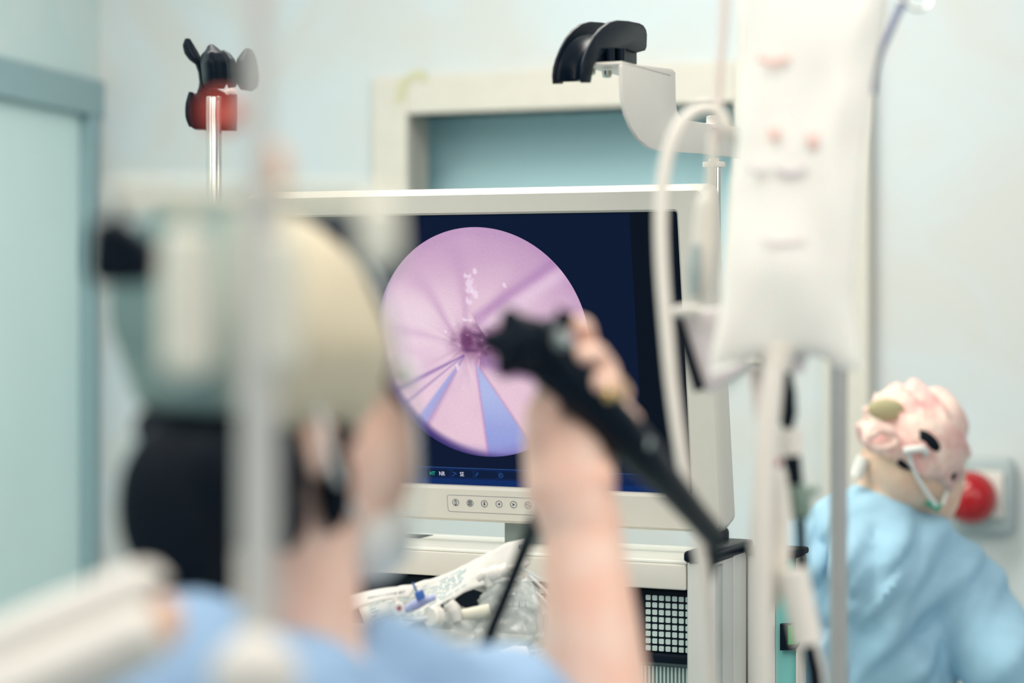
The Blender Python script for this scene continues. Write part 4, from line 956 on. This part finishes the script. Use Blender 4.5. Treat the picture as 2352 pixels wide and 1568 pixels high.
obj('angulation_dial', star(E_(1188, 788, 1.373), (-.1, -1, .1), .0145, .008, 5, 1.2), 'rubber_black', es)
obj('dial_hub', MB().lathe(E_(1188, 788, 1.366), (-.1, -1, .1), [(0, .006), (.004, .0055), (.005, .003)], 18), 'plastic_black', es)
obj('valve', MB().tube([E_(1268, 792, 1.39), E_(1296, 772, 1.385)], [.0075, .0065], smooth=False, n=16), 'neck_grey', es)
obj('valve', MB().tube([E_(1286, 760, 1.40), E_(1302, 712, 1.40)], [.0055, .0062], smooth=False, n=16), 'rubber_black', es)
obj('biopsy_port', MB().tube([E_(1438, 972, 1.425), E_(1478, 1022, 1.44)], [.0062, .0068], smooth=False, n=16), 'plate_grey', es)
obj('light_guide_cable', MB().tube([E_(1640, 1232, 1.59), E_(1640, 1280, 1.63), E_(1622, 1350, 1.665), E_(1626, 1450, 1.68), E_(1633, 1600, 1.69), E_(1641, 2000, 1.70)], .0040, n=12), 'rubber_black', es)
obj('insertion_tube', MB().tube([E_(1330, 1060, 1.48), E_(1280, 1120, 1.50), E_(1232, 1190, 1.56), E_(1208, 1250, 1.62), E_(1180, 1320, 1.64), E_(1150, 1395, 1.65), E_(1128, 1450, 1.66), E_(1108, 1530, 1.66), E_(1100, 1700, 1.66)], [.0045, .005, .0056, .0056, .0050, .0050, .0050, .0050, .0050], n=12), 'rubber_black', es)

# ------------------------------------------------------------------ stand in front of the doctor (far out of focus)
G = .92
def g(x, y, d=G): return P(x, y, d)
gp = g(594, HY)
fst = thing('equipment_pole', 'blurred steel pole standing in front of the doctor with cream crossbar', 'drip stand', (gp.x, gp.y, 0))
obj('upper_pole', MB().lathe((gp.x, gp.y, g(0, 430).z), ZZ, [(0, .0055), (.5, .0055)], 16), 'pole_light', fst)
obj('lower_pole', MB().lathe((gp.x, gp.y, .05), ZZ, [(0, .0078), (g(0, 440).z-.05, .0078)], 20), 'pole_light', fst)
for k in range(5):
    a = k*2*math.pi/5+.9; v = Vector((math.cos(a), math.sin(a), 0)); b = Vector((gp.x, gp.y, .10))
    o = obj('leg', MB().tube([b, b+v*.2-ZZ*.05], [.014, .010], smooth=False), 'pole_steel', fst); obj('caster', MB().ball(b+v*.2-ZZ*.072, .028, 14), 'rubber_black', o)
obj('crossbar', MB().tube([g(265, 455), g(580, 455), g(905, 468)], .0052, n=14, smooth=False), 'stand_cream', fst)
obj('bar_end', MB().prism([g(x, y, 1.03) for x, y in ((203, 512), (262, 494), (342, 552), (354, 602), (332, 652), (218, 656), (196, 622))], Vector((0, .025, 0)), .005, 3), 'rubber_black', fst)
obj('drop_rod', MB().tube([g(268, 455), g(270, 530, 1.04)], .003, n=10), 'rubber_black', fst)
obj('red_cap', MB().ball(g(510, 262, .93), .0072, 16), 'red_orange', fst)
obj('cap_stem', MB().tube([g(500, 258, .93), g(588, 280, .93)], .0022, n=8), 'stand_cream', fst)
obj('peach_cap', MB().ball(g(628, 385, .93), .0075, 16, (1, 1, 1.4)), 'peach_plastic', fst)
for i, (x0, y0, x1, y1, r0, lab) in enumerate(((430, 545, 430, 850, .0108, 'round-ended cream bottle hanging between black knob and steel pole'), (640, 560, 640, 840, .0090, 'slim cream bottle hanging just beyond steel pole before cap'), (868, 480, 872, 605, .0092, 'short cream bottle hanging at crossbar end before screen'))):
    bt2 = thing('hanging_bottle', lab, 'bottle', g(x0, y0)); 
    obj('bottle_body', MB().tube([g(x0, y0-20), g(x0, y0), g((x0+x1)/2, (y0+y1)/2), g(x1, y1-15), g(x1, y1+20)], [r0*.7, r0, r0*1.05, r0*1.02, r0*.4], n=20), 'bottle_cream', bt2)
    obj('neck', MB().tube([g(x0, 460), g(x0, y0-10)], .003, n=8), 'bottle_cream', bt2)
kb = one('clamp_knob', MB().ball(g(588, 1558, .885), .0185, 24, (1, .8, 1)).tube([g(588, 1558, .885), (gp.x, gp.y-.004, g(588, 1558, .885).z)], .008, smooth=False), 'enamel_white', 'round white knob at bottom of blurred steel pole', 'knob')
# padded white tube slanting from the lower left corner
ar = thing('padded_arm', 'thick white padded arm slanting up from lower corner beside the door', 'equipment arm', g(100, 1500, 1.0))
obj('upper_tube', MB().tube([g(-400, 1655, 1.0), g(-150, 1550, 1.0), g(120, 1435, 1.0), g(320, 1350, 1.0), g(350, 1345, 1.0)], [.0125, .0125, .0125, .0115, .007], n=20), 'enamel_white', ar)
obj('lower_tube', MB().tube([g(-400, 1790, .99), g(-150, 1670, .99), g(120, 1555, .99), g(330, 1455, .99), g(365, 1440, .99)], [.018, .018, .0175, .015, .008], n=20), 'enamel_white', ar)
obj('post', MB().tube([g(-330, 1690, 1.0), Vector((g(-330, 1690, 1.0).x, 1.0, .05))], .022, smooth=False, n=16), 'enamel_white', ar)
obj('base_plate', MB().lathe(Vector((g(-330, 1690, 1.0).x, 1.0, 0)), ZZ, [(0, .16), (.04, .16), (.05, .14)], 28), 'plate_grey', ar)
obj('end_cap', MB().ball(g(375, 1430, 1.0), .0095, 18, (1, 1, 1.4)), 'peach_plastic', ar)
